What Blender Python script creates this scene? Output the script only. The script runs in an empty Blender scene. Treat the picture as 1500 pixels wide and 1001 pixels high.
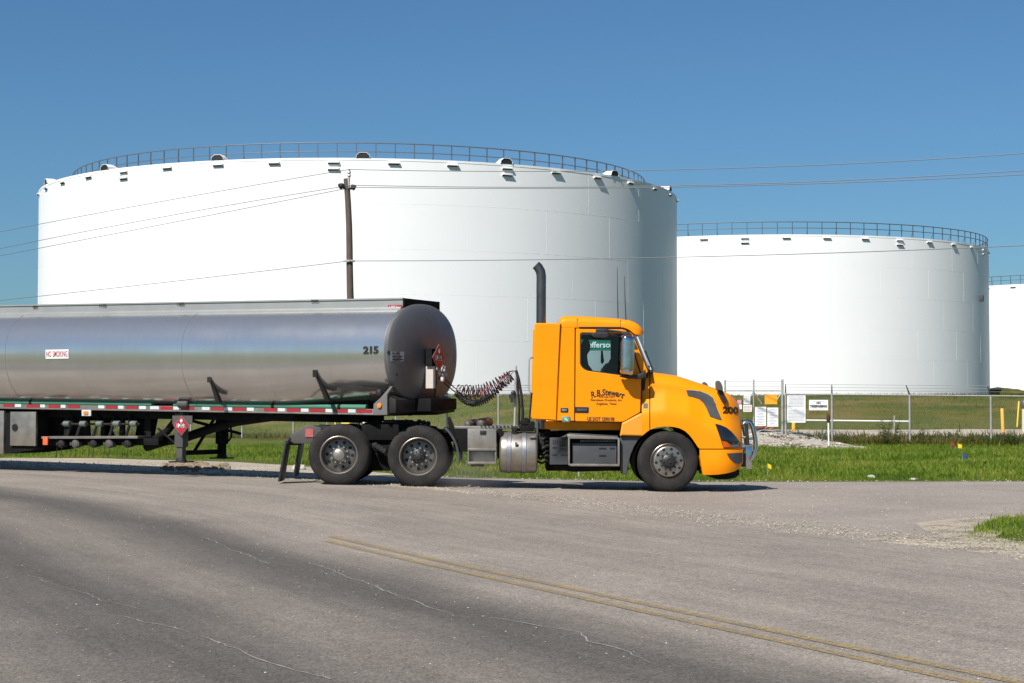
import bpy, bmesh, math, random
import numpy as np
from mathutils import Vector, Matrix, noise as mnoise
rad = math.radians
rng = random.Random(11)
S = bpy.context.scene
COL = S.collection

# ------------------------------------------------------------------ camera model (metres; camera looks along +Y)
F, CH = 2500.0, 1.56
TH = math.atan(87.5 / F)
CT, ST = math.cos(TH), math.sin(TH)
CAM = Vector((0, 0, CH))
def ray(px, py):
    u = (px - 750.0) / F; v = (500.5 - py) / F
    return Vector((u, CT - v * ST, v * CT + ST))
def W(px, py, Y):
    r = ray(px, py); return CAM + r * (Y / r.y)

def sstep(a, b, x):
    t = min(1.0, max(0.0, (x - a) / (b - a))); return t * t * (3 - 2 * t)

def toe(x):                     # foot line of the grass embankment
    return 66.5 + 0.53 * max(0.0, min(20.0, 8.0 - x))
def fence_y(x):                 # the fence line
    return 62.0 if x > 8.2 else 62.0 + 0.53 * (8.2 - x)
def gz(x, y):
    t = 0.02 * min(14.0, max(0.0, 3.0 - x))
    z = t * sstep(16, 27, y) * (1 - sstep(36, 60, y))
    z -= .07 * sstep(29.5, 35, y) * (1 - sstep(37, 50, y))
    z += -0.08 * sstep(50, 56, y) * (1 - sstep(60.5, 63, y)) * sstep(6, 10, x)
    ty = toe(x)
    z += 0.42 * sstep(ty - 5.0, ty - 0.6, y) * sstep(4, 10, x) * (1 - sstep(ty + 8, ty + 20, y))
    h = 1.40 + 0.42 * (1 - sstep(4, 10, x))
    k = min(1.0, max(0.0, (y - ty) / 8.0))
    z += h * (k * k * (3 - 2 * k) * 0.5 + k * 0.5) * (1 - sstep(ty + 10.5, ty + 15, y))
    if y > 36: z += 0.05 * (mnoise.noise(Vector((x * .35, y * .35, 0))) + .5 * mnoise.noise(Vector((x * 1.1, y * 1.1, 3)))) * sstep(36, 44, y)
    return z
def G(px, py):
    r = ray(px, py); t = 25.0
    for _ in range(60):
        p = CAM + r * t; t2 = (gz(p.x, p.y) - CH) / r.z if r.z < 0 else t; t += (t2 - t) * .5
    return CAM + r * t

# ------------------------------------------------------------------ mesh helpers
ORG = {}
class MB:
    def __init__(s): s.v = []; s.f = []; s.m = []
    def add(s, v, f, m=0):
        o = len(s.v); s.v += [tuple(p) for p in v]
        for q in f: s.f.append(tuple(i + o for i in q)); s.m.append(m)
        return s
    def quadbox(s, c8, m=0):        # 8 corners: 0-3 one side, 4-7 the opposite side
        return s.add(c8, [(0, 1, 2, 3), (7, 6, 5, 4), (0, 4, 5, 1), (1, 5, 6, 2), (2, 6, 7, 3), (3, 7, 4, 0)], m)
    def box(s, c, d, ax=None, m=0):
        X, Y, Z = ax if ax else (Vector((1, 0, 0)), Vector((0, 1, 0)), Vector((0, 0, 1)))
        c = Vector(c); hx, hy, hz = d[0] / 2, d[1] / 2, d[2] / 2
        P = lambda a, b, e: c + X * (a * hx) + Y * (b * hy) + Z * (e * hz)
        return s.quadbox([P(-1, -1, -1), P(1, -1, -1), P(1, -1, 1), P(-1, -1, 1), P(-1, 1, -1), P(1, 1, -1), P(1, 1, 1), P(-1, 1, 1)], m)
    def prism(s, poly, vec, m=0):
        n = len(poly); vec = Vector(vec)
        a = [Vector(p) for p in poly]
        return s.add(a + [p + vec for p in a], [tuple(range(n)), tuple(reversed(range(n, 2 * n)))] + [(i, i + n, (i + 1) % n + n, (i + 1) % n) for i in range(n)], m)
    def tube(s, pts, r, n=8, m=0, caps=True):
        pts = [Vector(p) for p in pts]; N = len(pts)
        rr = r if isinstance(r, (list, tuple)) else [r] * N
        t0 = (pts[1] - pts[0]).normalized()
        up = Vector((0, 0, 1)) if abs(t0.z) < .9 else Vector((1, 0, 0))
        nn = t0.cross(up).normalized(); rings = []
        for i, p in enumerate(pts):
            t = (pts[min(i + 1, N - 1)] - pts[max(i - 1, 0)]).normalized()
            nn = (nn - t * nn.dot(t)).normalized(); bb = t.cross(nn)
            rings.append([p + (nn * math.cos(2 * math.pi * k / n) + bb * math.sin(2 * math.pi * k / n)) * rr[i] for k in range(n)])
        return s.loft(rings, m, caps)
    def loft(s, rings, m=0, caps=True, closed=True):
        n = len(rings[0]); v = [p for r in rings for p in r]; f = []
        for i in range(len(rings) - 1):
            for k in range(n if closed else n - 1):
                a = i * n + k; b = i * n + (k + 1) % n
                f.append((a, b, b + n, a + n))
        if caps and closed: f += [tuple(reversed(range(n))), tuple(range((len(rings) - 1) * n, len(rings) * n))]
        return s.add(v, f, m)
    def lathe(s, prof, o, ax, n=32, m=0, caps=False):   # prof: (radius, distance along ax)
        ax = Vector(ax).normalized(); o = Vector(o)
        u = ax.cross(Vector((0, 0, 1)) if abs(ax.z) < .9 else Vector((1, 0, 0))).normalized(); w = ax.cross(u)
        rings = [[o + ax * h + (u * math.cos(2 * math.pi * k / n) + w * math.sin(2 * math.pi * k / n)) * r for k in range(n)] for r, h in prof]
        return s.loft(rings, m, caps)
    def cyl(s, a, b, r, n=16, m=0): return s.tube([a, b], r, n, m)
    def px(s, x0, y0, x1, y1, Y0, Y1, m=0):     # a box whose near face covers a rectangle of the picture at depth Y0
        p = [W(x0, y1, Y0), W(x1, y1, Y0), W(x1, y0, Y0), W(x0, y0, Y0)]
        return s.quadbox(p + [Vector((q.x, Y1, q.z)) for q in p], m)
    def pxpoly(s, poly, Y0, Y1, m=0):
        return s.prism([W(a, b, Y0) for a, b in poly], (0, Y1 - Y0, 0), m)
    def mirror(s, yc):
        s.v = [(x, 2 * yc - y, z) for x, y, z in s.v]; s.f = [tuple(reversed(f)) for f in s.f]; return s
    def both(s, yc):
        n = len(s.v); s.v += [(x, 2 * yc - y, z) for x, y, z in s.v]
        k = len(s.f); s.f += [tuple(i + n for i in reversed(f)) for f in s.f[:k]]; s.m += s.m[:k]; return s
    def build(s, name, mats, parent=None, loc=None, bevel=0, seg=2, angle=38, fix=True):
        if not isinstance(mats, (list, tuple)): mats = [mats]
        org = ORG[parent.name] if parent else Vector(loc if loc is not None else (0, 0, 0))
        me = bpy.data.meshes.new(name)
        me.from_pydata([(x - org.x, y - org.y, z - org.z) for x, y, z in s.v], [], s.f)
        for mm in mats: me.materials.append(mm)
        me.polygons.foreach_set('material_index', s.m)
        if fix or bevel:
            bm = bmesh.new(); bm.from_mesh(me)
            if bevel:
                bmesh.ops.remove_doubles(bm, verts=bm.verts, dist=1e-5)
                ed = [e for e in bm.edges if len(e.link_faces) == 2 and e.calc_face_angle(0) > rad(30)]
                bmesh.ops.bevel(bm, geom=ed, offset=bevel, segments=seg, affect='EDGES', profile=.6, clamp_overlap=True)
            bmesh.ops.recalc_face_normals(bm, faces=bm.faces)
            bm.to_mesh(me); bm.free()
        me.polygons.foreach_set('use_smooth', [True] * len(me.polygons))
        me.set_sharp_from_angle(angle=rad(angle))
        o = bpy.data.objects.new(name, me); COL.objects.link(o)
        if parent: o.parent = parent; ORG[o.name] = org.copy()
        else: o.location = org; ORG[o.name] = org.copy()
        return o

def tag(o, label=None, cat=None, group=None, kind=None):
    if label: o['label'] = label
    if cat: o['category'] = cat
    if group: o['group'] = group
    if kind: o['kind'] = kind
    return o
def thing(name, loc, label, cat, group=None):
    o = bpy.data.objects.new(name, None); o.empty_display_size = .3; COL.objects.link(o); o.location = loc
    ORG[o.name] = Vector(loc); return tag(o, label, cat, group)
def sub(name, parent, world):          # an Empty part at a world position
    o = bpy.data.objects.new(name, None); o.empty_display_size = .2; COL.objects.link(o); o.parent = parent
    o.location = Vector(world) - ORG[parent.name]; ORG[o.name] = Vector(world); return o
def copy_tree(o, parent=None):
    c = o.copy(); COL.objects.link(c)
    if parent: c.parent = parent
    ORG[c.name] = ORG[o.name].copy()
    for ch in list(o.children): copy_tree(ch, c)
    return c

# 2-D outlines (with holes) and lettering through curve fills
def fill2d(loops, thick=.02, bevel=0, res=1):
    cu = bpy.data.curves.new('tmp', 'CURVE'); cu.dimensions = '2D'; cu.fill_mode = 'BOTH'
    cu.extrude = max(0, thick / 2 - bevel); cu.bevel_depth = bevel; cu.bevel_resolution = res; cu.offset = -bevel
    for lp in loops:
        sp = cu.splines.new('POLY'); sp.points.add(len(lp) - 1)
        for p, q in zip(sp.points, lp): p.co = (q[0], q[1], 0, 1)
        sp.use_cyclic_u = True
    return _geo(cu)
def _geo(cu):
    ob = bpy.data.objects.new('tmp', cu); COL.objects.link(ob)
    dg = bpy.context.evaluated_depsgraph_get(); dg.update()
    me = bpy.data.meshes.new_from_object(ob.evaluated_get(dg))
    v = [tuple(x.co) for x in me.vertices]; f = [tuple(p.vertices) for p in me.polygons]
    bpy.data.objects.remove(ob); bpy.data.curves.remove(cu); bpy.data.meshes.remove(me)
    return v, f
def text2d(s, size, bold=0, shear=0, align='CENTER', space=1.0, thick=.003, xs=1.0):
    cu = bpy.data.curves.new('tmp', 'FONT'); cu.body = s; cu.size = size; cu.offset = bold * size; cu.shear = shear
    cu.align_x = align; cu.align_y = 'CENTER'; cu.space_character = space; cu.extrude = thick / 2; cu.resolution_u = 3
    v, f = _geo(cu); return [(x * xs, y, z) for x, y, z in v], f
def roundpoly(pts, r, n=4):
    out = []; N = len(pts)
    for i in range(N):
        p = Vector(pts[i]).to_2d(); a = Vector(pts[i - 1]).to_2d(); b = Vector(pts[(i + 1) % N]).to_2d()
        ri = r[i] if isinstance(r, (list, tuple)) else r
        da = (a - p); db = (b - p); k = min(ri, da.length * .45, db.length * .45)
        if k < 1e-6: out.append((p.x, p.y)); continue
        A = p + da.normalized() * k; B = p + db.normalized() * k
        for j in range(n + 1):
            t = j / n; q = A * (1 - t) ** 2 + p * 2 * t * (1 - t) + B * t * t; out.append((q.x, q.y))
    return out
def place(mb, geo, o, ux, uy, m=0, bend=None):
    v, f = geo; o = Vector(o); ux = Vector(ux); uy = Vector(uy); un = ux.cross(uy)
    if bend: v = [bend(p) for p in v]
    mb.add([o + ux * p[0] + uy * p[1] + un * p[2] for p in v], f, m); return mb
EX, EZ = Vector((1, 0, 0)), Vector((0, 0, 1))
def pxfill(mb, loops, Y, thick=.03, bevel=0, m=0):       # filled outline facing the camera side, outer face at Y
    g = fill2d([[(W(a, b, Y).x, W(a, b, Y).z) for a, b in lp] for lp in loops], thick, bevel)
    return place(mb, g, (0, Y + thick / 2, 0), EX, EZ, m)
def pxtext(mb, s, cx, cy, Y, hpx, m=0, wpx=None, tilt=0, **kw):   # lettering on a plane y = Y; hpx = capital height in picture pixels
    k = Y / F; size = hpx * k / .72
    v, f = text2d(s, size, **kw)
    if wpx:
        w = max(p[0] for p in v) - min(p[0] for p in v); sc = wpx * k / w; v = [(p[0] * sc, p[1], p[2]) for p in v]
    ux = Vector((math.cos(tilt), 0, math.sin(tilt))); uy = Vector((-math.sin(tilt), 0, math.cos(tilt)))
    return place(mb, (v, f), W(cx, cy, Y), ux, uy, m)

# ------------------------------------------------------------------ materials
def nodes(name):
    m = bpy.data.materials.new(name); m.use_nodes = True; nt = m.node_tree; nt.nodes.clear()
    out = nt.nodes.new('ShaderNodeOutputMaterial'); b = nt.nodes.new('ShaderNodeBsdfPrincipled')
    nt.links.new(b.outputs[0], out.inputs[0]); return m, nt, b, out
def N(nt, t, **kw):
    n = nt.nodes.new(t)
    for k, v in kw.items():
        if k in n.inputs: n.inputs[k].default_value = v
        else: setattr(n, k, v)
    return n
def c4(c): return (c[0], c[1], c[2], 1)
def noise_n(nt, scale, detail=4, rough=.6, coord=None, vec=None):
    n = N(nt, 'ShaderNodeTexNoise', Scale=scale, Detail=detail, Roughness=rough)
    if vec is None:
        tc = N(nt, 'ShaderNodeTexCoord'); vec = tc.outputs[coord or 'Object']
    nt.links.new(vec, n.inputs['Vector']); return n
def ramp(nt, src, stops):
    r = N(nt, 'ShaderNodeValToRGB'); e = r.color_ramp.elements
    while len(e) < len(stops): e.new(.5)
    for el, (p, c) in zip(e, stops): el.position = p; el.color = c4(c) if not isinstance(c, float) else (c, c, c, 1)
    nt.links.new(src, r.inputs[0]); return r
def mixc(nt, fac, a, b, mode='MIX'):
    n = N(nt, 'ShaderNodeMix', data_type='RGBA', blend_type=mode)
    for sock, v in ((n.inputs[0], fac), (n.inputs[6], a), (n.inputs[7], b)):
        if hasattr(v, 'type') and hasattr(v, 'links'): nt.links.new(v, sock)
        elif isinstance(v, (int, float)): sock.default_value = v
        else: sock.default_value = c4(v)
    return n.outputs[2]
def bump(nt, b, src, strength, dist=.01):
    n = N(nt, 'ShaderNodeBump', Strength=strength, Distance=dist); nt.links.new(src, n.inputs['Height']); nt.links.new(n.outputs[0], b.inputs['Normal'])
def mat(name, col, rough=.5, metal=0., var=.12, scale=6., coat=0., bmp=0., bscale=60., dirt=None, dirt_amt=.5, dscale=3., spec=.5, stretch=None):
    m, nt, b, out = nodes(name)
    vec = None
    tc = N(nt, 'ShaderNodeTexCoord'); vec = tc.outputs['Object']
    if stretch:
        mp = N(nt, 'ShaderNodeMapping'); mp.inputs['Scale'].default_value = stretch; nt.links.new(vec, mp.inputs[0]); vec = mp.outputs[0]
    n = noise_n(nt, scale, 5, .65, vec=vec)
    lo = [max(0, c * (1 - var)) for c in col]; hi = [min(1, c * (1 + var)) for c in col]
    c = ramp(nt, n.outputs[0], [(.3, lo), (.7, hi)]).outputs[0]
    if dirt:
        d = noise_n(nt, dscale, 8, .7, vec=vec)
        k = ramp(nt, d.outputs[0], [(.42, 0.), (.72, float(dirt_amt))])
        c = mixc(nt, k.outputs[0], c, dirt)
    nt.links.new(c, b.inputs['Base Color'])
    rr = ramp(nt, noise_n(nt, scale * 1.7, 4, .6, vec=vec).outputs[0], [(.3, max(.02, rough * .82)), (.7, min(1., rough * 1.18))])
    nt.links.new(rr.outputs[0], b.inputs['Roughness'])
    b.inputs['Metallic'].default_value = metal; b.inputs['Specular IOR Level'].default_value = spec
    b.inputs['Coat Weight'].default_value = coat; b.inputs['Coat Roughness'].default_value = .08
    if bmp: bump(nt, b, noise_n(nt, bscale, 4, .6, vec=vec).outputs[0], bmp)
    return m
def glassy(name, tint, mixv, rough=.02):
    m = bpy.data.materials.new(name); m.use_nodes = True; nt = m.node_tree; nt.nodes.clear()
    out = nt.nodes.new('ShaderNodeOutputMaterial')
    t = N(nt, 'ShaderNodeBsdfTransparent'); t.inputs[0].default_value = c4(tint)
    g = N(nt, 'ShaderNodeBsdfGlossy', Roughness=rough)
    lw = N(nt, 'ShaderNodeFresnel', IOR=1.5)
    mx = N(nt, 'ShaderNodeMixShader'); nt.links.new(lw.outputs[0], mx.inputs[0]); nt.links.new(t.outputs[0], mx.inputs[1]); nt.links.new(g.outputs[0], mx.inputs[2])
    nt.links.new(mx.outputs[0], out.inputs[0]); return m

M = {}
M['orange'] = mat('orange_paint', (.86, .268, .0005), .40, 0, .03, 2, coat=.12, spec=.18, dirt=(.70, .235, .006), dirt_amt=.35, dscale=2.2)
M['orange_dusty'] = mat('dusty_orange_paint', (.74, .29, .02), .5, 0, .06, 3, dirt=(.46, .25, .07), dirt_amt=.55, spec=.3)
M['black'] = mat('black_plastic', (.018, .018, .02), .5, 0, .25, 8)
M['lining'] = mat('dark_lining', (.012, .014, .018), .75, 0, .2, 8)
M['chassis'] = mat('dusty_black_steel', (.012, .011, .010), .65, 0, .3, 5, dirt=(.05, .045, .04), dirt_amt=.4, spec=.3)
M['deepblack'] = mat('greasy_shaded_black_steel', (.006, .006, .006), .8, 0, .3, 6, spec=.2)  # also paints shade onto the cabinet sides and the far landing leg
M['grey'] = mat('grey_plastic', (.048, .051, .056), .55, 0, .12, 5, dirt=(.10, .088, .075), dirt_amt=.3)
M['greymetal'] = mat('grey_painted_steel', (.075, .07, .066), .5, 0, .12, 5, dirt=(.09, .072, .055), dirt_amt=.4)
M['tyre'] = mat('dusty_tyre_rubber', (.017, .0155, .0145), .85, 0, .2, 4, dirt=(.040, .034, .029), dirt_amt=.6, dscale=5, bmp=.15, bscale=40, spec=.3)
M['rim'] = mat('dull_shaded_aluminium_rim', (.20, .185, .165), .42, .8, .2, 6, dirt=(.07, .058, .046), dirt_amt=.7, dscale=7)  # dark tone carries the shade inside the deep drive wheel dish
M['rimfront'] = mat('brushed_aluminium_rim', (.38, .345, .30), .34, .9, .12, 6, dirt=(.13, .11, .09), dirt_amt=.6, dscale=9)
M['hub'] = mat('oily_hub_steel', (.055, .052, .05), .45, .6, .3, 20, dirt=(.03, .028, .025), dirt_amt=.8, dscale=18)
M['nut'] = mat('worn_lug_nut', (.55, .54, .52), .25, .9, .1, 20)
M['hole'] = mat('hand_hole_dark', (.006, .006, .006), .9, 0, .1, 5)
M['alu'] = mat('dusty_brushed_aluminium', (.37, .335, .29), .40, .75, .08, 5, dirt=(.22, .185, .145), dirt_amt=.7, dscale=4)
M['strap'] = mat('dull_steel_strap', (.30, .30, .31), .45, .8, .1, 6)
M['chrome'] = mat('chrome', (.58, .58, .59), .14, 1., .08, 6, dirt=(.30, .28, .26), dirt_amt=.5, dscale=8)
M['exhaust'] = mat('sooty_exhaust_steel', (.16, .158, .155), .35, .85, .3, 6, dirt=(.06, .06, .06), dirt_amt=.6)
M['glass'] = glassy('tinted_window_glass', (.78, .90, .90), .1)
M['windshield'] = glassy('windshield_glass', (.72, .85, .88), .1)
M['lens'] = mat('dark_headlight_lens', (.012, .014, .018), .08, 0, .2, 10, coat=1)
M['amber'] = mat('amber_lens', (.62, .10, .01), .2, 0, .1, 20, coat=.5)
M['amberclear'] = mat('amber_marker_lens', (.75, .22, .02), .25, 0, .2, 30, coat=.5)
M['ink'] = mat('black_lettering', (.02, .014, .008), .6, 0, .1, 8)
M['inkbrown'] = mat('worn_brown_lettering', (.14, .05, .008), .6, 0, .2, 20)
M['red'] = mat('red_reflective_tape', (.34, .018, .03), .4, 0, .15, 12, dirt=(.16, .03, .03), dirt_amt=.5)
M['redbright'] = mat('red_sign_paint', (.36, .018, .028), .5, 0, .1, 12)
M['whitetape'] = mat('white_reflective_tape', (.55, .57, .58), .4, 0, .1, 12)
M['white'] = mat('white_sign_paint', (.78, .78, .77), .5, 0, .05, 5)
M['bluewhite'] = mat('data_plate_metal', (.24, .26, .30), .4, .3, .08, 8)
M['green_tube'] = mat('green_hose_tube', (.045, .185, .11), .55, 0, .12, 6, dirt=(.08, .10, .08), dirt_amt=.5)
M['green_sticker'] = mat('green_sticker', (.03, .42, .16), .5, 0, .1, 30)
M['signgreen'] = mat('street_sign_green', (.0, .12, .075), .5, 0, .05, 5)
M['galv'] = mat('galvanised_steel', (.42, .41, .40), .5, .4, .12, 8, dirt=(.28, .24, .21), dirt_amt=.4)
M['yellow'] = mat('yellow_bollard_paint', (.80, .42, .05), .5, 0, .08, 6)
M['yellowbright'] = mat('bright_yellow_paint', (.80, .55, .02), .5, 0, .08, 6)
M['blue'] = mat('blue_marker_paint', (.02, .07, .25), .5, 0, .1, 6)
M['valve'] = mat('red_valve_paint', (.40, .06, .05), .5, 0, .15, 10)
M['signorange'] = mat('orange_sign_paint', (.85, .36, .02), .5, 0, .04, 5)
M['greyink'] = mat('grey_print', (.34, .34, .37), .6, 0, .1, 5)
M['wood'] = mat('weathered_pole_wood', (.095, .070, .055), .85, 0, .35, 5, bmp=.5, bscale=12, stretch=(6, 6, .5))
M['wire'] = mat('power_cable', (.16, .16, .165), .6, 0, .05, 5)
M['hose_red'] = mat('red_air_hose', (.34, .025, .035), .45, 0, .1, 6)
M['hose_black'] = mat('black_air_hose', (.012, .012, .014), .4, 0, .1, 6)
M['orangetag'] = mat('orange_tag', (.75, .12, .04), .5, 0, .1, 6)
M['railsteel'] = mat('grey_handrail_steel', (.085, .11, .135), .5, .2, .1, 6)

def tank_paint():
    m, nt, b, out = nodes('white_tank_paint')
    tc = N(nt, 'ShaderNodeTexCoord')
    n1 = noise_n(nt, .09, 4, .5, vec=tc.outputs['Object'])
    mp = N(nt, 'ShaderNodeMapping'); mp.inputs['Scale'].default_value = (1, 1, .06); nt.links.new(tc.outputs['Object'], mp.inputs[0])
    n2 = noise_n(nt, .8, 5, .6, vec=mp.outputs[0])
    base = ramp(nt, n1.outputs[0], [(.3, (.80, .80, .79)), (.7, (.84, .84, .835))]).outputs[0]
    st = ramp(nt, n2.outputs[0], [(.52, 0.), (.85, .16)])
    c = mixc(nt, st.outputs[0], base, (.66, .64, .60))
    nt.links.new(c, b.inputs['Base Color']); b.inputs['Roughness'].default_value = .42
    b.inputs['Specular IOR Level'].default_value = .35
    # plate dents: very low, broad unevenness per plate
    mp2 = N(nt, 'ShaderNodeMapping'); mp2.inputs['Scale'].default_value = (1, 1, 1.2); nt.links.new(tc.outputs['Object'], mp2.inputs[0])
    bump(nt, b, noise_n(nt, .32, 2, .4, vec=mp2.outputs[0]).outputs[0], .07, .12)
    return m
M['tank'] = tank_paint()
M['tankroof'] = mat('white_roof_paint', (.74, .74, .73), .55, 0, .04, .3)

def barrel_mat(name, col, rough, dirtc, amt, metal):
    m, nt, b, out = nodes(name)
    tc = N(nt, 'ShaderNodeTexCoord')
    n1 = noise_n(nt, .9, 6, .65, vec=tc.outputs['Object'])
    mp = N(nt, 'ShaderNodeMapping'); mp.inputs['Scale'].default_value = (14, 14, 1.2); nt.links.new(tc.outputs['Object'], mp.inputs[0])
    n2 = noise_n(nt, 1.0, 5, .6, vec=mp.outputs[0])
    base = ramp(nt, n2.outputs[0], [(.3, [c * .93 for c in col]), (.7, col)]).outputs[0]
    k = ramp(nt, n1.outputs[0], [(.40, 0.), (.75, float(amt))])
    nt.links.new(mixc(nt, k.outputs[0], base, dirtc), b.inputs['Base Color'])
    r = ramp(nt, n1.outputs[0], [(.3, rough * .85), (.75, min(1., rough * 1.5))]); nt.links.new(r.outputs[0], b.inputs['Roughness'])
    b.inputs['Metallic'].default_value = metal
    bump(nt, b, noise_n(nt, 1.4, 2, .4, vec=tc.outputs['Object']).outputs[0], .10, .03)
    return m
M['barrel'] = barrel_mat('polished_aluminium_barrel', (.66, .65, .632), .17, (.48, .46, .43), .5, .84)
M['head'] = barrel_mat('dull_aluminium_head', (.165, .165, .168), .5, (.10, .096, .09), .7, .55)
M['spill'] = mat('grey_spill_rail_aluminium', (.33, .34, .33), .5, .35, .06, 2, dirt=(.26, .23, .20), dirt_amt=.5, dscale=2)
# ================================================================== GROUND
def axis(lo, hi, step, far, k=1.6):
    a = list(np.arange(lo, hi + 1e-6, step)); s = step
    while a[-1] < far: s *= k; a.append(a[-1] + s)
    s = step
    while a[0] > -far: s *= k; a.insert(0, a[0] - s)
    return a
def grass_ground():
    m, nt, b, out = nodes('grass_soil')
    tc = N(nt, 'ShaderNodeTexCoord'); ob = tc.outputs['Object']
    at = N(nt, 'ShaderNodeAttribute', attribute_name='dry')
    mp = N(nt, 'ShaderNodeMapping'); mp.inputs['Scale'].default_value = (.22, .6, 1); nt.links.new(ob, mp.inputs[0])
    n1 = noise_n(nt, 1.2, 6, .65, vec=mp.outputs[0]); n2 = noise_n(nt, 5, 5, .7, vec=ob)
    green = ramp(nt, n2.outputs[0], [(.3, (.055, .075, .012)), (.7, (.12, .135, .03))]).outputs[0]
    dry = ramp(nt, n1.outputs[0], [(.38, (.036, .064, .003)), (.5, (.092, .090, .007)), (.60, (.18, .12, .04))]).outputs[0]
    nt.links.new(mixc(nt, at.outputs['Fac'], green, dry), b.inputs['Base Color'])
    b.inputs['Roughness'].default_value = .9; b.inputs['Specular IOR Level'].default_value = .15
    bump(nt, b, noise_n(nt, 9, 5, .7, vec=ob).outputs[0], .8, .08)
    return m
M['ground'] = grass_ground()
xs = axis(-34, 40, .6, 4000); ys = axis(5, 100, .6, 5000)
ys = [y for y in ys if y > -1500]
V = [(x, y, gz(x, y)) for y in ys for x in xs]; nx = len(xs)
Fc = [(j * nx + i, j * nx + i + 1, (j + 1) * nx + i + 1, (j + 1) * nx + i) for j in range(len(ys) - 1) for i in range(nx - 1)]
mb = MB(); mb.add(V, Fc); ground = tag(mb.build('ground', M['ground'], fix=False), 'grass covered ground and tank farm embankment reaching the horizon', 'ground', kind='structure')
dryv = []
for x, y, z in V:
    ty = toe(x)
    d = .12 + .75 * sstep(ty - 9, ty - 5, y) * (1 - sstep(ty - 1, ty + 1.5, y)) + .55 * sstep(ty + .5, ty + 6, y) + .3 * sstep(40, 36, y) * 0
    d += .5 * mnoise.noise(Vector((x * .12, y * .25, 1)))
    dryv.append(min(1, max(0, d)))
at = ground.data.attributes.new('dry', 'FLOAT', 'POINT'); at.data.foreach_set('value', dryv)

# ---- the main road: a ribbon (c across, t along) that runs straight, then bends left
PA = Vector((-2.51, 20.0)); nR = Vector((.899, .438)); dA = Vector((-.438, .899)); RC = 26.0; CC = PA - nR * RC
def road(c, t):
    o = c - 6.5
    if t <= 0: p = PA + dA * t + nR * o; return Vector((p.x, p.y))
    a = t / RC; v = nR * math.cos(a) + dA * math.sin(a)
    p = CC + v * (RC + o); return Vector((p.x, p.y))
def ribbon(name, cs, ts, dz, m, label, edge=None):
    mb = MB(); vv = []; uv = []
    for t in ts:
        for c in cs:
            cc = c
            if edge: cc = edge(c, t)
            p = road(cc, t); vv.append((p.x, p.y, gz(p.x, p.y) + dz)); uv.append((cc, t))
    n = len(cs)
    mb.add(vv, [(j * n + i, j * n + i + 1, (j + 1) * n + i + 1, (j + 1) * n + i) for j in range(len(ts) - 1) for i in range(n - 1)])
    o = mb.build(name, m, fix=False)
    a = o.data.attributes.new('across', 'FLOAT', 'POINT'); a.data.foreach_set('value', [u for u, _ in uv])
    b = o.data.attributes.new('along', 'FLOAT', 'POINT'); b.data.foreach_set('value', [u for _, u in uv])
    return tag(o, label, name.replace('_', ' '), kind='structure')

def asphalt(name, tracks, lo, hi, dark):
    m, nt, b, out = nodes(name)
    tc = N(nt, 'ShaderNodeTexCoord'); ob = tc.outputs['Object']
    fine = noise_n(nt, 58, 4, .8, vec=ob); mid = noise_n(nt, 14, 5, .7, vec=ob); big = noise_n(nt, .55, 4, .6, vec=ob)
    vo = N(nt, 'ShaderNodeTexVoronoi', Scale=70.); nt.links.new(ob, vo.inputs['Vector'])
    base = ramp(nt, big.outputs[0], [(.35, lo), (.65, hi)]).outputs[0]
    if tracks:
        ac = N(nt, 'ShaderNodeAttribute', attribute_name='across'); al = N(nt, 'ShaderNodeAttribute', attribute_name='along')
        wob = N(nt, 'ShaderNodeMath', operation='MULTIPLY_ADD'); wn = noise_n(nt, .35, 3, .5, vec=ob)
        nt.links.new(wn.outputs[0], wob.inputs[0]); wob.inputs[1].default_value = .9; nt.links.new(ac.outputs['Fac'], wob.inputs[2])
        mr = N(nt, 'ShaderNodeMapRange'); nt.links.new(wob.outputs[0], mr.inputs[0]); mr.inputs[1].default_value = 0; mr.inputs[2].default_value = 14
        st = [((c + .45) / 14, float(k)) for c, k in tracks]
        rp = ramp(nt, mr.outputs[0], st); rp.color_ramp.interpolation = 'EASE'
        base = mixc(nt, rp.outputs[0], base, dark)
        cx = N(nt, 'ShaderNodeCombineXYZ'); ax_ = N(nt, 'ShaderNodeMath', operation='MULTIPLY'); ax_.inputs[1].default_value = 3.2; nt.links.new(ac.outputs['Fac'], ax_.inputs[0])
        ay_ = N(nt, 'ShaderNodeMath', operation='MULTIPLY'); ay_.inputs[1].default_value = .22; nt.links.new(al.outputs['Fac'], ay_.inputs[0])
        nt.links.new(ax_.outputs[0], cx.inputs[0]); nt.links.new(ay_.outputs[0], cx.inputs[1])
        sn = noise_n(nt, 1.0, 6, .65, vec=cx.outputs[0]); s4 = ramp(nt, sn.outputs[0], [(.3, (.84, .84, .84)), (.7, (1.14, 1.14, 1.13))]); base = mixc(nt, 1.0, base, s4.outputs[0], 'MULTIPLY')
    sp = ramp(nt, fine.outputs[0], [(.30, (.22, .21, .205)), (.46, (.90, .90, .90)), (.56, (1.06, 1.06, 1.05)), (.70, (1.85, 1.82, 1.77))])
    c = mixc(nt, 1.0, base, sp.outputs[0], 'MULTIPLY')
    s2 = ramp(nt, vo.outputs['Color'], [(.1, (.78, .77, .76)), (.9, (1.2, 1.19, 1.17))])
    c = mixc(nt, 1.0, c, s2.outputs[0], 'MULTIPLY')
    s3 = ramp(nt, mid.outputs[0], [(.35, (.88, .87, .87)), (.65, (1.1, 1.1, 1.09))])
    c = mixc(nt, 1.0, c, s3.outputs[0], 'MULTIPLY')
    nt.links.new(c, b.inputs['Base Color']); b.inputs['Roughness'].default_value = .88; b.inputs['Specular IOR Level'].default_value = .25
    bump(nt, b, fine.outputs[0], .35, .006)
    return m
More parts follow.
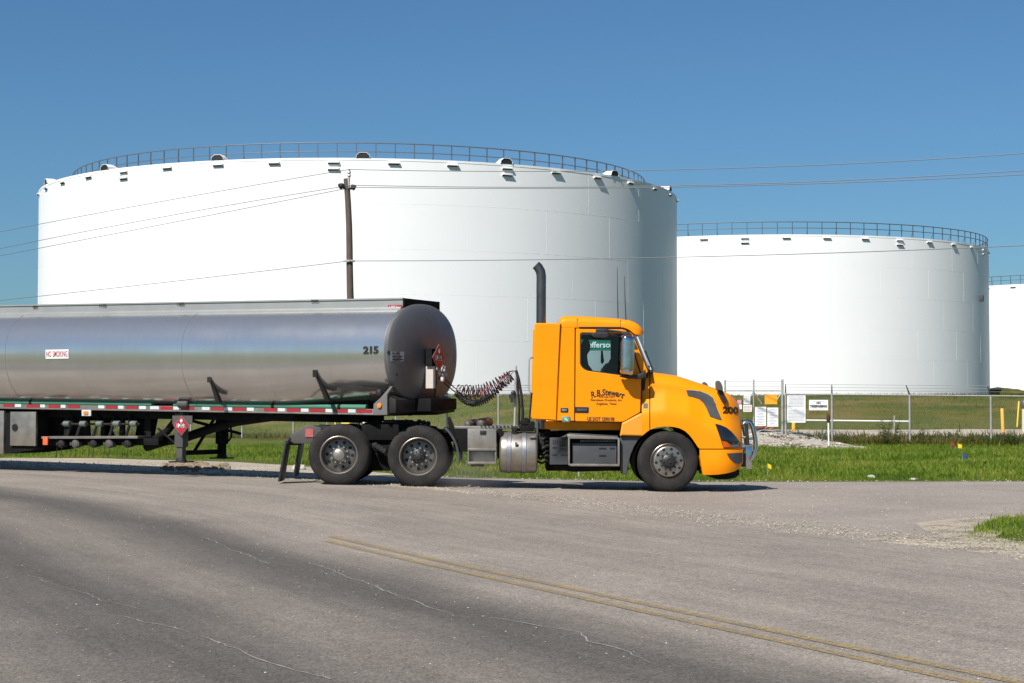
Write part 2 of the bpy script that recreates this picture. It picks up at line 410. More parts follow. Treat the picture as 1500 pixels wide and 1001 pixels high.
M['road'] = asphalt('chip_seal_asphalt', [(1.2, .42), (2.9, .98), (4.0, .45), (5.1, 1.), (6.3, .04), (7.4, 0.), (8.3, .16), (9.2, 0.), (10.0, .18), (10.9, 0.)], (.238, .207, .177), (.285, .249, .213), (.100, .090, .080))
M['side'] = asphalt('pale_dusty_asphalt', None, (.255, .222, .190), (.31, .27, .232), (.1, .1, .1))
M['gravel'] = asphalt('crushed_limestone', None, (.34, .29, .225), (.44, .385, .30), (.1, .1, .1))

def sheet(name, poly, step, dz, m, label, jag=0., kind='structure'):
    "polygonal ground sheet, gridded so that it follows the ground"
    bm = bmesh.new(); pts = []
    n = len(poly)
    for i in range(n):
        a, b = Vector(poly[i]), Vector(poly[(i + 1) % n]); k = max(1, int((b - a).length / step))
        for j in range(k):
            p = a.lerp(b, j / k)
            if jag: p = p + Vector((mnoise.noise(Vector((p.x * 2.1, p.y * 2.1, 5))), mnoise.noise(Vector((p.x * 2.1, p.y * 2.1, 9))))) * jag
            pts.append(p)
    f = bm.faces.new([bm.verts.new((p.x, p.y, 0)) for p in pts])
    lo = Vector((min(p.x for p in pts), min(p.y for p in pts))); hi = Vector((max(p.x for p in pts), max(p.y for p in pts)))
    for ax in (0, 1):
        k = math.ceil(lo[ax] / step) * step
        while k < hi[ax]:
            co = [0, 0, 0]; no = [0, 0, 0]; co[ax] = k; no[ax] = 1
            bmesh.ops.bisect_plane(bm, geom=bm.verts[:] + bm.edges[:] + bm.faces[:], plane_co=co, plane_no=no); k += step
    bmesh.ops.triangulate(bm, faces=[f for f in bm.faces if len(f.verts) > 4])
    for v in bm.verts: v.co.z = gz(v.co.x, v.co.y) + dz
    bmesh.ops.recalc_face_normals(bm, faces=bm.faces)
    for f in bm.faces:
        if f.normal.z < 0: f.normal_flip()
    me = bpy.data.meshes.new(name); bm.to_mesh(me); bm.free(); me.materials.append(m)
    o = bpy.data.objects.new(name, me); COL.objects.link(o); ORG[o.name] = Vector((0, 0, 0))
    return tag(o, label, name.replace('_', ' '), kind=kind)

CEDGE = 11.9
edge_pts = [road(CEDGE - .3, t) for t in np.arange(-24, 14, .8)]
side_poly = [tuple(p) for p in edge_pts]
side_poly = [(18, -4)] + [p for p in side_poly] + [(-8.0, 34.0), (-3.5, 34.4), (4, 34.3), (12, 34.6), (30, 35.0), (70, 37), (70, 27), (14, 26), (8, 24.2), (6.9, 22.5), (6.0, 19.5), (7.2, 14.0), (12, 2)]
side_road = sheet('side_road', side_poly, .9, .012, M['side'], 'pale dusty side road the truck is standing on', jag=.12)
ts = list(np.arange(-40, 0, 1.0)) + list(np.arange(0, 70, .5))
main_road = ribbon('road', list(np.linspace(1.4, CEDGE, 26)), ts, .022, M['road'], 'worn asphalt main road in the foreground',
                   edge=lambda c, t: c + (.16 * mnoise.noise(Vector((t * .9, c, 0))) if c < 1.5 or c > CEDGE - .1 else 0))
def wornyellow():
    m, nt, b, out = nodes('worn_yellow_road_paint')
    tc = N(nt, 'ShaderNodeTexCoord'); ob = tc.outputs['Object']
    n = noise_n(nt, 60, 4, .7, vec=ob); n2 = noise_n(nt, 3, 5, .7, vec=ob)
    c = ramp(nt, n.outputs[0], [(.3, (.20, .15, .085)), (.55, (.41, .28, .085)), (.8, (.50, .36, .12))]).outputs[0]
    k = ramp(nt, n2.outputs[0], [(.32, .1), (.66, .8)])
    nt.links.new(mixc(nt, k.outputs[0], c, (.20, .175, .15)), b.inputs['Base Color']); b.inputs['Roughness'].default_value = .85
    al = ramp(nt, n.outputs[0], [(.40, 0.), (.50, .9)]); nt.links.new(al.outputs[0], b.inputs['Alpha'])
    return m
M['roadyellow'] = wornyellow()
for c, t0 in ((6.60, -.9), (6.36, -1.4)):
    ribbon('road_marking', [c - .055, c + .055], list(np.arange(-36, t0, .3)) + [t0], .028, M['roadyellow'], 'worn yellow centre line, ' + ('the line on the truck side' if c > 6.5 else 'the line on the near side'))

# sealed cracks running along the road
def crack(pts, w, label, seed):
    r = random.Random(seed); P = [G(a, b) for a, b in pts]; line = []
    for i in range(len(P) - 1):
        k = max(2, int((P[i + 1] - P[i]).length / .09))
        for j in range(k): line.append(P[i].lerp(P[i + 1], j / k))
    line.append(P[-1]); vv = []; ff = []; off = 0
    side = (P[-1] - P[0]).normalized(); side = Vector((-side.y, side.x, 0))
    for i, p in enumerate(line):
        off = off * .8 + r.uniform(-1, 1) * .022; ww = .75 * w * r.uniform(.35, 1.2) * (0.3 + .7 * sstep(.25, .6, .5 + .5 * mnoise.noise(Vector((i * .12, seed, 0)))))
        q = p + side * off
        for e in (-1, 1):
            x = q + side * (ww * e); vv.append((x.x, x.y, gz(x.x, x.y) + .0265))
    ff = [(2 * i, 2 * i + 1, 2 * i + 3, 2 * i + 2) for i in range(len(line) - 1)]
    mb = MB(); mb.add(vv, ff); return tag(mb.build('road_crack', M['crackfill'], fix=False), label, 'road crack', kind='structure')
M['crackfill'] = mat('pale_crack_dust', (.29, .262, .236), .9, 0, .25, 30)
crack([(298, 790), (340, 808), (370, 822), (395, 830)], .009, 'short pale crack in the far wheel track', 1)
crack([(450, 828), (500, 845), (560, 870), (605, 888), (660, 908), (720, 910), (780, 918), (850, 930), (870, 945), (920, 962), (950, 978)], .010, 'long pale crack in the near lane of the road', 2)
crack([(185, 908), (250, 925), (300, 942), (345, 958), (380, 975), (420, 990), (480, 1002)], .009, 'pale crack near the lower edge of the road', 3)
crack([(40, 845), (90, 865), (150, 885), (210, 898)], .006, 'faint broken crack in the near wheel track', 4)

def patchy(name, lo, hi, cut):
    m = asphalt(name, None, lo, hi, (.1, .1, .1)); nt = m.node_tree; bs = next(n for n in nt.nodes if n.type == 'BSDF_PRINCIPLED'); tc = N(nt, 'ShaderNodeTexCoord')
    n1 = noise_n(nt, 2.2, 3, .6, vec=tc.outputs['Object']); n2 = noise_n(nt, 34, 3, .7, vec=tc.outputs['Object'])
    ad = N(nt, 'ShaderNodeMath', operation='ADD'); nt.links.new(n1.outputs[0], ad.inputs[0]); nt.links.new(n2.outputs[0], ad.inputs[1])
    al = ramp(nt, ad.outputs[0], [(cut - .03, 0.), (cut + .03, 1.)]); nt.links.new(al.outputs[0], bs.inputs['Alpha']); return m
M['gravelpatch'] = patchy('scattered_gravel', (.34, .295, .24), (.43, .38, .31), 1.03)
M['gravelpatch'].node_tree.nodes['Principled BSDF'].inputs['Roughness'].default_value = .9
M['gravelcorner'] = patchy('corner_gravel', (.34, .29, .225), (.44, .385, .30), .90)
ridge = sheet('gravel_ridge', [tuple(road(CEDGE - .12, t)) for t in np.arange(-16, 9, .6)] + [tuple(road(CEDGE + .75 + .45 * math.sin(t * .9), t)) for t in np.arange(8.4, -16, -.6)], .5, .027, M['gravelpatch'], 'low ridge of fine pale gravel between the main road and the side road', jag=.3)
gravel_shoulder = sheet('gravel_shoulder', [(-34, 41.2), (-34, 36.0)] + [tuple(road(CEDGE - .1, t)) for t in np.arange(30, 3, -1.)] + [(-3.2, 33.9), (-2.2, 34.9), (-3.6, 37.2), (-5.2, 39.2), (-7, 40.4), (-12, 40.8)], .7, .017, M['gravel'], 'strip of pale gravel between the road and the grass', jag=.25)
gravel_corner = sheet('gravel_corner', [(4.75, 19.8), (5.3, 21.6), (6.4, 23.1), (8, 24.4), (14, 26.6), (24, 27), (24, 4), (10.4, 4.5)] + [tuple(road(CEDGE + .02, t)) for t in np.arange(-15.5, -3, 1.)], .7, .017, M['gravelcorner'], 'pale gravel verge at the corner of the two roads', jag=.55)
grass_soil = sheet('grass_verge', [(5.75, 20.9), (6.4, 22.5), (8, 23.6), (13, 25.2), (24, 25.6), (24, 6), (11, 8), (6.9, 14.5), (5.4, 18.0)], .6, .024, M['ground'], 'grassy verge at the right hand corner of the two roads', jag=.3)
grass_soil.data.attributes.new('dry', 'FLOAT', 'POINT').data.foreach_set('value', [.35] * len(grass_soil.data.vertices))
# pale gravel track behind the fence, right of the gate, and the raised driveway in front of it
track = sheet('gravel_track', [(8.5, 62.6), (11, 63.4), (16, 63.9), (22, 63.6), (30, 62.8), (42, 62.0), (42, 64.8), (30, 65.6), (22, 66.0), (15, 66.2), (9, 66.0), (5.6, 65.9), (4.0, 63.9)], .6, .05, M['gravel'], 'pale gravel track behind the fence along the embankment', jag=.25)
def mound():
    mb = MB(); nx_, ny_ = 44, 22; vv = []
    for j in range(ny_ + 1):
        for i in range(nx_ + 1):
            x = 5.6 + 7.4 * i / nx_; y = 56.0 + 6.8 * j / ny_
            u, v = i / nx_, j / ny_
            h = .46 * sstep(0, .16, u) * (1 - sstep(.42, 1.0, u)) * (sstep(.0, .55, v))
            h += .12 * mnoise.noise(Vector((x * .9, y * .9, 2))) * sstep(0, .1, u) * (1 - sstep(.9, 1, u)) * sstep(0, .12, v) + .04 * mnoise.noise(Vector((x * 4, y * 4, 2))) * sstep(0, .1, v)
            if i in (0, nx_) or j == 0: h = -.12
            vv.append((x, y, gz(x, y) + h))
    n = nx_ + 1
    mb.add(vv, [(j * n + i, j * n + i + 1, (j + 1) * n + i + 1, (j + 1) * n + i) for j in range(ny_) for i in range(nx_)])
    return mb.build('gravel_driveway', M['gravelmix'], fix=False)
def gmix():
    m, nt, b, out = nodes('gravel_and_dirt'); tc = N(nt, 'ShaderNodeTexCoord'); ob = tc.outputs['Object']
    n1 = noise_n(nt, .75, 5, .65, vec=ob); n2 = noise_n(nt, 9, 5, .75, vec=ob)
    g = ramp(nt, n2.outputs[0], [(.3, (.30, .265, .21)), (.7, (.50, .45, .37))]).outputs[0]
    d = ramp(nt, n2.outputs[0], [(.35, (.06, .04, .022)), (.7, (.19, .14, .085))]).outputs[0]
    k = ramp(nt, n1.outputs[0], [(.50, 0.), (.60, 1.)])
    nt.links.new(mixc(nt, k.outputs[0], g, d), b.inputs['Base Color']); b.inputs['Roughness'].default_value = .95
    bump(nt, b, n2.outputs[0], .9, .06); return m
M['gravelmix'] = gmix()
tag(mound(), 'raised gravel driveway in front of the chain link gate', 'driveway', kind='structure')

# ---- loose stones
def stones(name, spots, label, m):
    vv = []; ff = []
    base = [(1, 0, 0), (-1, 0, 0), (0, 1, 0), (0, -1, 0), (0, 0, 1), (0, 0, -1)]
    fc = [(0, 2, 4), (2, 1, 4), (1, 3, 4), (3, 0, 4), (2, 0, 5), (1, 2, 5), (3, 1, 5), (0, 3, 5)]
    for x, y, r, dz in spots:
        o = len(vv); a = rng.uniform(0, 6.28); ca, sa = math.cos(a), math.sin(a); z = gz(x, y) + dz
        sx, sy, sz = r * rng.uniform(.7, 1.4), r * rng.uniform(.7, 1.3), r * rng.uniform(.45, .9)
        for bx, by, bz in base:
            bx *= sx * rng.uniform(.8, 1.2); by *= sy * rng.uniform(.8, 1.2); bz *= sz
            vv.append((x + bx * ca - by * sa, y + bx * sa + by * ca, z + bz + sz * .35))
        ff += [tuple(i + o for i in f) for f in fc]
    mb = MB(); mb.add(vv, ff); o = mb.build(name, m, fix=False, angle=20)
    return tag(o, label, 'stones', kind='stuff')
def stone_mat(name, a, b_):
    m, nt, b, out = nodes(name); n = N(nt, 'ShaderNodeNewGeometry')
    c = ramp(nt, n.outputs['Random Per Island'], [(0., a), (.7, [(p + q) / 2 for p, q in zip(a, b_)]), (1., b_)])
    nt.links.new(c.outputs[0], b.inputs['Base Color']); b.inputs['Roughness'].default_value = .9; return m
M['stone'] = stone_mat('limestone_chips', (.20, .17, .13), (.56, .50, .41))
sp = []
for _ in range(9500):
    t = rng.uniform(-13, 16); c = CEDGE + .35 + rng.gauss(0, .38) + (.25 if t < -3 else 0); p = road(c, t)
    if p.y < 34.2: sp.append((p.x, p.y, rng.choice((.005, .006, .008, .010, .013)), .022))
for _ in range(5200):
    x = rng.uniform(4.8, 12); y = rng.uniform(10, 26.5); c = (Vector((x, y)) - PA).dot(nR) + 6.5
    if c > CEDGE - .3 and y < 20 + (x - 4.6) * 1.9 and y < 25.5 + .1 * x: sp.append((x, y, rng.choice((.005, .006, .008, .012)), .02))
for _ in range(2200): sp.append((rng.uniform(-15, -3), rng.uniform(33.8, 39), rng.choice((.006, .009, .012, .02)), .018))
for _ in range(3800):
    x = rng.uniform(-7, 14); y = rng.uniform(18, 34); c = (Vector((x, y)) - PA).dot(nR) + 6.5
    if c > CEDGE: sp.append((x, y, rng.choice((.006, .008, .012)), .012))
for _ in range(1500):
    t = rng.uniform(-13, 8); p = road(rng.uniform(2, CEDGE), t); sp.append((p.x, p.y, rng.choice((.005, .006, .008)), .024))
for _ in range(500): sp.append((rng.uniform(-3, 22), 34.5 + rng.gauss(0, .2), rng.choice((.008, .012, .02)), .015))
stones('loose_gravel', sp, 'loose pale stones scattered along the road edges', M['stone'])
sp = []
for _ in range(1500):
    x = rng.uniform(5.8, 11.5); y = rng.uniform(56.3, 62)
    u, v = (x - 5.6) / 7.4, (y - 56) / 6.8
    sp.append((x, y, rng.choice((.02, .03, .045, .07)), .46 * sstep(0, .16, u) * (1 - sstep(.42, 1.0, u)) * sstep(0, .55, v)))
stones('rubble', sp, 'broken pale rubble spread over the gravel driveway by the gate', M['stone'])

# ---- grass
def blades(name, pts, label, m, seed, nb=5):
    "pts: (x, y, z, height, spread); every tuft is NB tapering bent blades"
    r = np.random.default_rng(seed); P = np.repeat(np.array(pts, float), nb, axis=0); n = len(P)
    a = r.uniform(0, 2 * np.pi, n); h = P[:, 3] * r.uniform(.55, 1.15, n); sp_ = P[:, 4]
    bx = P[:, 0] + r.normal(0, 1, n) * sp_; by = P[:, 1] + r.normal(0, 1, n) * sp_
    w = h * r.uniform(.035, .07, n); lean = h * r.uniform(.1, .6, n); az = r.uniform(0, 2 * np.pi, n)
    ux, uy = np.cos(a) * w, np.sin(a) * w; lx, ly = np.cos(az) * lean, np.sin(az) * lean
    v = np.empty((n, 5, 3))
    for k, (s, t) in enumerate(((-1, 0), (1, 0), (-.75, .55), (.75, .55), (0, 1))):
        v[:, k, 0] = bx + ux * s + lx * t * t; v[:, k, 1] = by + uy * s + ly * t * t; v[:, k, 2] = P[:, 2] - .02 + h * t * (1 - .15 * t)
    me = bpy.data.meshes.new(name); me.vertices.add(n * 5); me.vertices.foreach_set('co', v.reshape(-1))
    b0 = np.arange(n)[:, None] * 5
    loops = (b0 + np.array([[0, 1, 3, 2, 2, 3, 4]])).reshape(-1)
    me.loops.add(n * 7); me.loops.foreach_set('vertex_index', loops.astype(np.int32))
    st = (np.arange(n)[:, None] * 7 + np.array([[0, 4]])).reshape(-1)
    me.polygons.add(n * 2); me.polygons.foreach_set('loop_start', st.astype(np.int32))
    me.update(calc_edges=True); me.validate(); me.materials.append(m)
    o = bpy.data.objects.new(name, me); COL.objects.link(o); ORG[o.name] = Vector((0, 0, 0))
    return tag(o, label, 'grass', kind='stuff')
def blade_mat(name, a, b_, c_, gain=2.6, stretch=(1, 1, 1)):
    m, nt, b, out = nodes(name); g = N(nt, 'ShaderNodeNewGeometry'); tc = N(nt, 'ShaderNodeTexCoord')
    mp = N(nt, 'ShaderNodeMapping'); mp.inputs['Scale'].default_value = stretch; nt.links.new(tc.outputs['Object'], mp.inputs[0]); n = noise_n(nt, .42, 5, .65, vec=mp.outputs[0])
    ad = N(nt, 'ShaderNodeMath', operation='MULTIPLY_ADD'); nt.links.new(g.outputs['Random Per Island'], ad.inputs[0]); ad.inputs[1].default_value = .5; 
    sc = N(nt, 'ShaderNodeMath', operation='MULTIPLY_ADD'); nt.links.new(n.outputs[0], sc.inputs[0]); sc.inputs[1].default_value = gain; sc.inputs[2].default_value = .25 - gain / 2
    nt.links.new(sc.outputs[0], ad.inputs[2])
    c = ramp(nt, ad.outputs[0], [(.1, a), (.5, b_), (.95, c_)])
    nt.links.new(c.outputs[0], b.inputs['Base Color']); b.inputs['Roughness'].default_value = .6; b.inputs['Specular IOR Level'].default_value = .2
    tr = N(nt, 'ShaderNodeBsdfTranslucent'); nt.links.new(c.outputs[0], tr.inputs[0])
    mx = N(nt, 'ShaderNodeMixShader'); mx.inputs[0].default_value = .3; nt.links.new(b.outputs[0], mx.inputs[1]); nt.links.new(tr.outputs[0], mx.inputs[2]); nt.links.new(mx.outputs[0], out.inputs[0])
    return m
M['blade'] = blade_mat('green_grass_blades', (.062, .118, .008), (.135, .215, .016), (.28, .27, .05))
M['bladedry'] = blade_mat('dry_grass_blades', (.040, .070, .002), (.092, .098, .006), (.22, .15, .045), 4.2, (.45, 1.1, 1.1))
M['weedm'] = blade_mat('weed_leaves', (.035, .055, .012), (.075, .095, .02), (.16, .14, .05))
def front(x):      # near edge of the grass
    return (34.75 if x > -2.6 else 34.75 + min(5.6, (-2.6 - x) * 1.5)) + .35 * mnoise.noise(Vector((x * .8, 0, 7)))
pts = []
r2 = random.Random(5)
while len(pts) < 36000:
    y = 34.5 + 27.5 * r2.random() ** 1.7; x = r2.uniform(-.36 * y, .33 * y)
    if y < front(x) or y > toe(x) - 5.5: continue
    d = min(1, (y - front(x)) / 2.5)
    if r2.random() > .12 + .88 * d * (.65 + .6 * mnoise.noise(Vector((x * .45, y * .3, 4)))): continue
    hh = .09 + .11 * d + .05 * mnoise.noise(Vector((x * .5, y * .4, 2)))
    if x < -2: hh *= .65
    pts.append((x, y, gz(x, y), max(.05, hh), .07))
blades('grass', pts, 'bright green grass strip between the side road and the fence', M['blade'], 1)
pts = []
while len(pts) < 7000:
    x = r2.uniform(5.0, 9.5); y = r2.uniform(13, 24.5)
    c = (Vector((x, y)) - PA).dot(nR) + 6.5
    if c < 12.6 or y > 22.6 + (x - 6.4) * .6 or y > 20.9 + (x - 5.7) * 2.4: continue
    e = min(c - 12.6, 1.5) / 1.5
    if r2.random() > .25 + .75 * e: continue
    pts.append((x, y, gz(x, y) + .02, .04 + .09 * e * r2.random(), .05))
blades('corner_grass', pts, 'patch of green grass on the gravel corner at the right', M['blade'], 2, 6)
pts = []
while len(pts) < 26000:
    x = r2.uniform(-30, 32); ty = toe(x); y = ty - 6 + 17.5 * r2.random()
    if ty - 4.4 < y < ty - .6 and x > 4: continue
    if ty - 6 <= y <= ty - 4.4 and x > 4 and r2.random() < .3: continue
    pts.append((x, y, gz(x, y), r2.uniform(.06, .17), .22))
blades('embankment_grass', pts, 'short patchy green and dry grass on the tank embankment', M['bladedry'], 3, 4)
pts = []
for _ in range(3600):
    x = r2.uniform(9, 30); y = 62.2 + r2.gauss(.3, .7)
    pts.append((x, y, gz(x, y), r2.uniform(.15, .42), .12))
for _ in range(1500):
    x = r2.uniform(-26, 6); y = fence_y(x) + r2.gauss(1.2, .8)
    pts.append((x, y, gz(x, y), r2.uniform(.12, .35), .12))
blades('dry_weeds', pts, 'low brown and green weeds growing along the fence foot', M['bladedry'], 4, 5)

# ================================================================== STORAGE TANKS
TZ = 14.6
def storage_tank(name, cx, cy, Rr, label, slot0, dbl, hoods, rail_r, z0=0., a_lo=-80, a_hi=88, ladder=None):
    t = thing(name, (cx, cy, z0), label, 'storage tank', 'white storage tanks')
    top = TZ
    def P(a, r, z): return Vector((cx + r * math.sin(a), cy - r * math.cos(a), z))
    # shell made of plate courses, each a hair proud of the next
    n = 180; zz = [z0 + (top - z0) * k / 6 for k in range(7)]
    RG = lambda prof: [[P(2 * math.pi * i / n, r, z) for i in range(n)] for r, z in prof]
    mb = MB(); mb.loft(RG([(Rr, zz[k]) for k in range(6)] + [(Rr, top - .12)]), caps=False); mb.build('shell', M['tank'], t, angle=25)
    mb = MB(); mb.loft(RG([(Rr - .02, top - .12), (Rr + .015, top - .12), (Rr + .015, top), (Rr - .1, top + .02)]), caps=False); mb.build('rim', M['tank'], t, angle=25)
    seams = MB()
    for k in range(6):
        for j in range(26):
            a = 2 * math.pi * (j + (k % 2) * .5 + .13 * k) / 26
            if abs(math.remainder(a, 2 * math.pi)) > 1.75: continue
            p0, p1 = P(a, Rr - .002, zz[k]), P(a, Rr - .002, zz[k + 1] - .02); tt = Vector((math.cos(a), math.sin(a), 0))
            seams.box((p0 + p1) / 2, (.010, .010, (p1 - p0).length), (tt, Vector((math.sin(a), -math.cos(a), 0)), EZ))
    for k in range(1, 6): seams.loft([[P(rad(-110 + 220 * i / 120), Rr + o, zz[k] + dz) for i in range(121)] for o, dz in ((-.001, -.006), (.003, -.005), (.003, .005), (-.001, .006))], caps=False, closed=False)
    seams.build('weld_seam', M['tank'], t)
    mb = MB(); prof = [(Rr - .1, top + .02), (Rr * .5, top + Rr * .03), (.2, top + Rr * .06)]
    mb.loft([[P(2 * math.pi * i / 96, r, z) for i in range(96)] for r, z in prof], caps=False); mb.build('roof', M['tankroof'], t)
    # overflow slots under the rim: hooded boxes open below
    def slot(a, z):
        s = MB(); u = Vector((math.cos(a), math.sin(a), 0)); o = Vector((math.sin(a), -math.cos(a), 0)); c = P(a, Rr + .005, z); w, h, d = .62, .17, .15
        tl, th = .02, .02
        s.quadbox([c - u * w / 2 + EZ * h / 2, c + u * w / 2 + EZ * h / 2, c + u * w / 2 + o * d + EZ * (h / 2 - .06), c - u * w / 2 + o * d + EZ * (h / 2 - .06)] + [c - u * w / 2 + EZ * (h / 2 - th), c + u * w / 2 + EZ * (h / 2 - th), c + u * w / 2 + o * d + EZ * (h / 2 - .06 - th), c - u * w / 2 + o * d + EZ * (h / 2 - .06 - th)])
        for e in (-1, 1):
            q = c + u * (e * w / 2)
            s.prism([q + EZ * h / 2, q + o * d + EZ * (h / 2 - .06), q + o * d - EZ * (h / 2 - .10), q - EZ * h / 2], u * (-e * tl))
        s.box(c + o * (d - .01) + EZ * (h / 2 - .085), (w, .02, .05), (u, o, EZ))
        k = s.build('overflow_slot', M['tank'], t)
        g = MB(); g.prism([c - u * (w / 2 - .03) + o * .012 - EZ * (h / 2 + .0), c + u * (w / 2 - .03) + o * .012 - EZ * h / 2, c + u * (w / 2 - .03) + o * .012 + EZ * (h / 2 - .05), c - u * (w / 2 - .03) + o * .012 + EZ * (h / 2 - .05)], o * .01)
        g.prism([c - u * (w / 2 - .03) + o * .02 - EZ * .02, c + u * (w / 2 - .03) + o * .02 - EZ * .02, c + u * (w / 2 - .03) + o * (d - .03) - EZ * .02, c - u * (w / 2 - .03) + o * (d - .03) - EZ * .02], EZ * .02)
        g.build('opening_shade', M['greymetal'], k)  # dark grey sheets paint the shade in the open underside of the slot
    for i in range(-9, 10):
        a = rad(slot0 + 9 * i)
        if not (rad(a_lo) < a < rad(a_hi)): continue
        slot(a, top - .25)
        if i in dbl: slot(a, top - .60)
    # hooded roof vents along the rim
    for ad in hoods:
        a = rad(ad); u = Vector((math.cos(a), math.sin(a), 0)); o = Vector((math.sin(a), -math.cos(a), 0)); c = P(a, Rr - .15, top + .02)
        h = MB(); sec = lambda w, hh: [(-w / 2, 0), (-w / 2, hh * .45), (-w / 4, hh), (w / 4, hh), (w / 2, hh * .45), (w / 2, 0)]
        outer = [[c + o * d + u * x + EZ * z for x, z in sec(w, hh)] for d, w, hh in ((.22, .74, .29), (-.25, .74, .29), (-.75, .62, .08))]
        h.loft(outer, caps=False, closed=False)
        inner = [[c + o * d + u * x + EZ * z for x, z in sec(w, hh)] for d, w, hh in ((.22, .70, .265), (-.25, .70, .265), (-.70, .58, .05))]
        h.loft(inner, caps=False, closed=False)
        h.add([c + o * .22 + u * x + EZ * z for x, z in sec(.74, .29)] + [c + o * .22 + u * x + EZ * z for x, z in sec(.70, .265)], [(i, i + 1, i + 7, i + 6) for i in range(5)])
        v = h.build('hood_vent', M['tankroof'], t, angle=20, fix=False)
        g = MB(); g.add([c + o * .19 + u * x + EZ * z for x, z in sec(.71, .27)], [tuple(range(6))]); g.build('opening_shade', M['black'], v, fix=False)  # black sheet in the mouth paints the dark inside of the hood
    # handrail ring
    rr = rail_r * Rr; zb = top + (.02 + (Rr - rr) * .06)
    mb = MB(); nn = 220
    for dz, rad_ in ((.98, .038), (.50, .03)):
        ring = []
        for i in range(nn + 1):
            a = rad(-105 + 210 * i / nn); ring.append(P(a, rr, zb + dz))
        mb.tube(ring, rad_, 6)
    rl = mb.build('handrail', M['railsteel'], t)
    step = 3.3
    for k in range(-31, 32):
        a = rad(k * step + .6); q = MB(); o = Vector((math.sin(a), -math.cos(a), 0))
        q.box((P(a, rr, zb - .05) + P(a, rr, zb + .98)) / 2, (.055, .055, 1.03), (Vector((math.cos(a), math.sin(a), 0)), o, EZ))
        if k % 2: q.tube([P(a, rr, zb + .45), P(a, rr - .28, zb - .02)], .02, 5)
        q.build('post', M['railsteel'], rl)
    return t
storage_tank('storage_tank', -9.78, 111.6, 20.5, 'largest white storage tank, behind the utility pole and the tanker truck', .6, (0, 3, -4), (5, 27.5, 50, 72.5, -17.5, -40, -62.5, -84), .90)
t2 = storage_tank('storage_tank', 21.75, 153.7, 20.5, 'middle white storage tank, standing between the largest tank and the farthest one', -.8, (-1, 3, 7), (), .996)
mb = MB(); mb.box((21.75 + 20.62 * math.sin(rad(59)), 153.7 - 20.62 * math.cos(rad(59)), 10.2), (.3, .3, .55), (Vector((math.cos(rad(59)), math.sin(rad(59)), 0)), Vector((math.sin(rad(59)), -math.cos(rad(59)), 0)), EZ)); mb.build('gauge_box', M['grey'], t2, bevel=.02)
storage_tank('storage_tank', 69.5, 206.0, 20.5, 'farthest white storage tank, only its left part showing at the right edge', 4., (), (-36,), .985, a_lo=-60, a_hi=20)

# ================================================================== UTILITY POLE AND LINES
PX, PY = -5.95, 62.0
pole = thing('utility_pole', (PX + .15, PY, gz(PX + .15, PY)), 'weathered wooden utility pole leaning slightly in front of the largest tank', 'utility pole')
top = W(507.5, 262, PY); bot = W(514.5, 437, PY); dirp = (bot - top).normalized(); base = bot + dirp * ((bot.z - gz(bot.x, bot.y) + .3) / -dirp.z)
mb = MB(); pp = [top.lerp(base, k / 12) + Vector((.03 * math.sin(k * .9), 0, 0)) * (1 if 0 < k < 12 else 0) for k in range(13)]
mb.tube(pp, [.105 + .05 * k / 12 for k in range(13)], 14); mb.build('shaft', M['wood'], pole)
mb = MB(); a = W(511, 262, PY - .12); mb.tube([W(511, 275, PY - .14), a, W(511.5, 257, PY - .12)], [.03, .05, .03], 8); mb.lathe([(.03, 0), (.07, .05), (.04, .12), (.07, .17), (.04, .24), (.03, .3)], W(511.5, 260, PY - .12), (0, 0, 1), 12); mb.build('top_insulator', M['galv'], pole)
for (x0, y0, x1, y1) in ((506, 276, 498.5, 272), (512, 277, 518.5, 274)):
    p0, p1 = W(x0, y0, PY - .1), W(x1, y1, PY - .1); d = (p1 - p0).normalized(); L = (p1 - p0).length
    mb = MB(); mb.lathe([(.03, 0), (.06, L * .3), (.05, L * .4), (.11, L * .55), (.12, L * .8), (.06, L + .06), (.0, L + .1)], p0, d, 12); mb.build('side_insulator', M['black'], pole)
mb = MB(); mb.box(W(511.5, 382.5, PY - .16), (.42, .06, .08)); mb.build('cable_bracket', M['galv'], pole, bevel=.01)
def line(name, pix, xr, label):
    "pix: picture heights of the wire at -250, at the pole, and to the right; depth follows the straight line of poles"
    r = Vector((22.0, 48.0)); l = Vector((-36.0, 84.0)); p = Vector((PX + xr, PY - .15)); pts = []
    def depth(px, a, b):        # the plan line a-b seen in column px
        u = (px - 750) / F; d = b - a; k = (u * a.y - a.x) / (d.x - u * d.y); return (a + d * k).y
    for k in range(25):
        x = -260 + (pix['x'] + 260) * k / 24; s = k / 24
        y = pix['l'] + (pix['p'] - pix['l']) * s + pix['sl'] * 4 * s * (1 - s); pts.append(W(x, y, depth(x, l, p)))
    for k in range(1, 41):
        s = k / 40; x = pix['x'] + (1900 - pix['x']) * s; y = pix['p'] + (pix['r'] - pix['p']) * s + pix['sr'] * 4 * s * (1 - s); pts.append(W(x, y, depth(x, p, r)))
    mb = MB(); mb.tube(pts, .013, 5); return tag(mb.build('power_line', M['wire']), label, 'power line', 'power lines on the utility pole')
line('a', dict(x=511.5, l=393, p=248.5, r=189, sl=-5, sr=23), 0, 'topmost power line, tied to the insulator on the pole top')
line('b', dict(x=516, l=422, p=271.5, r=216, sl=-8, sr=22), 0, 'upper of the two close power lines below the pole top')
line('c', dict(x=517, l=424, p=274.5, r=229, sl=1, sr=17), 0, 'lower of the two close power lines below the pole top')
line('d', dict(x=511.5, l=467, p=382.5, r=338, sl=2, sr=11), 0, 'lowest cable, fixed halfway up the utility pole')

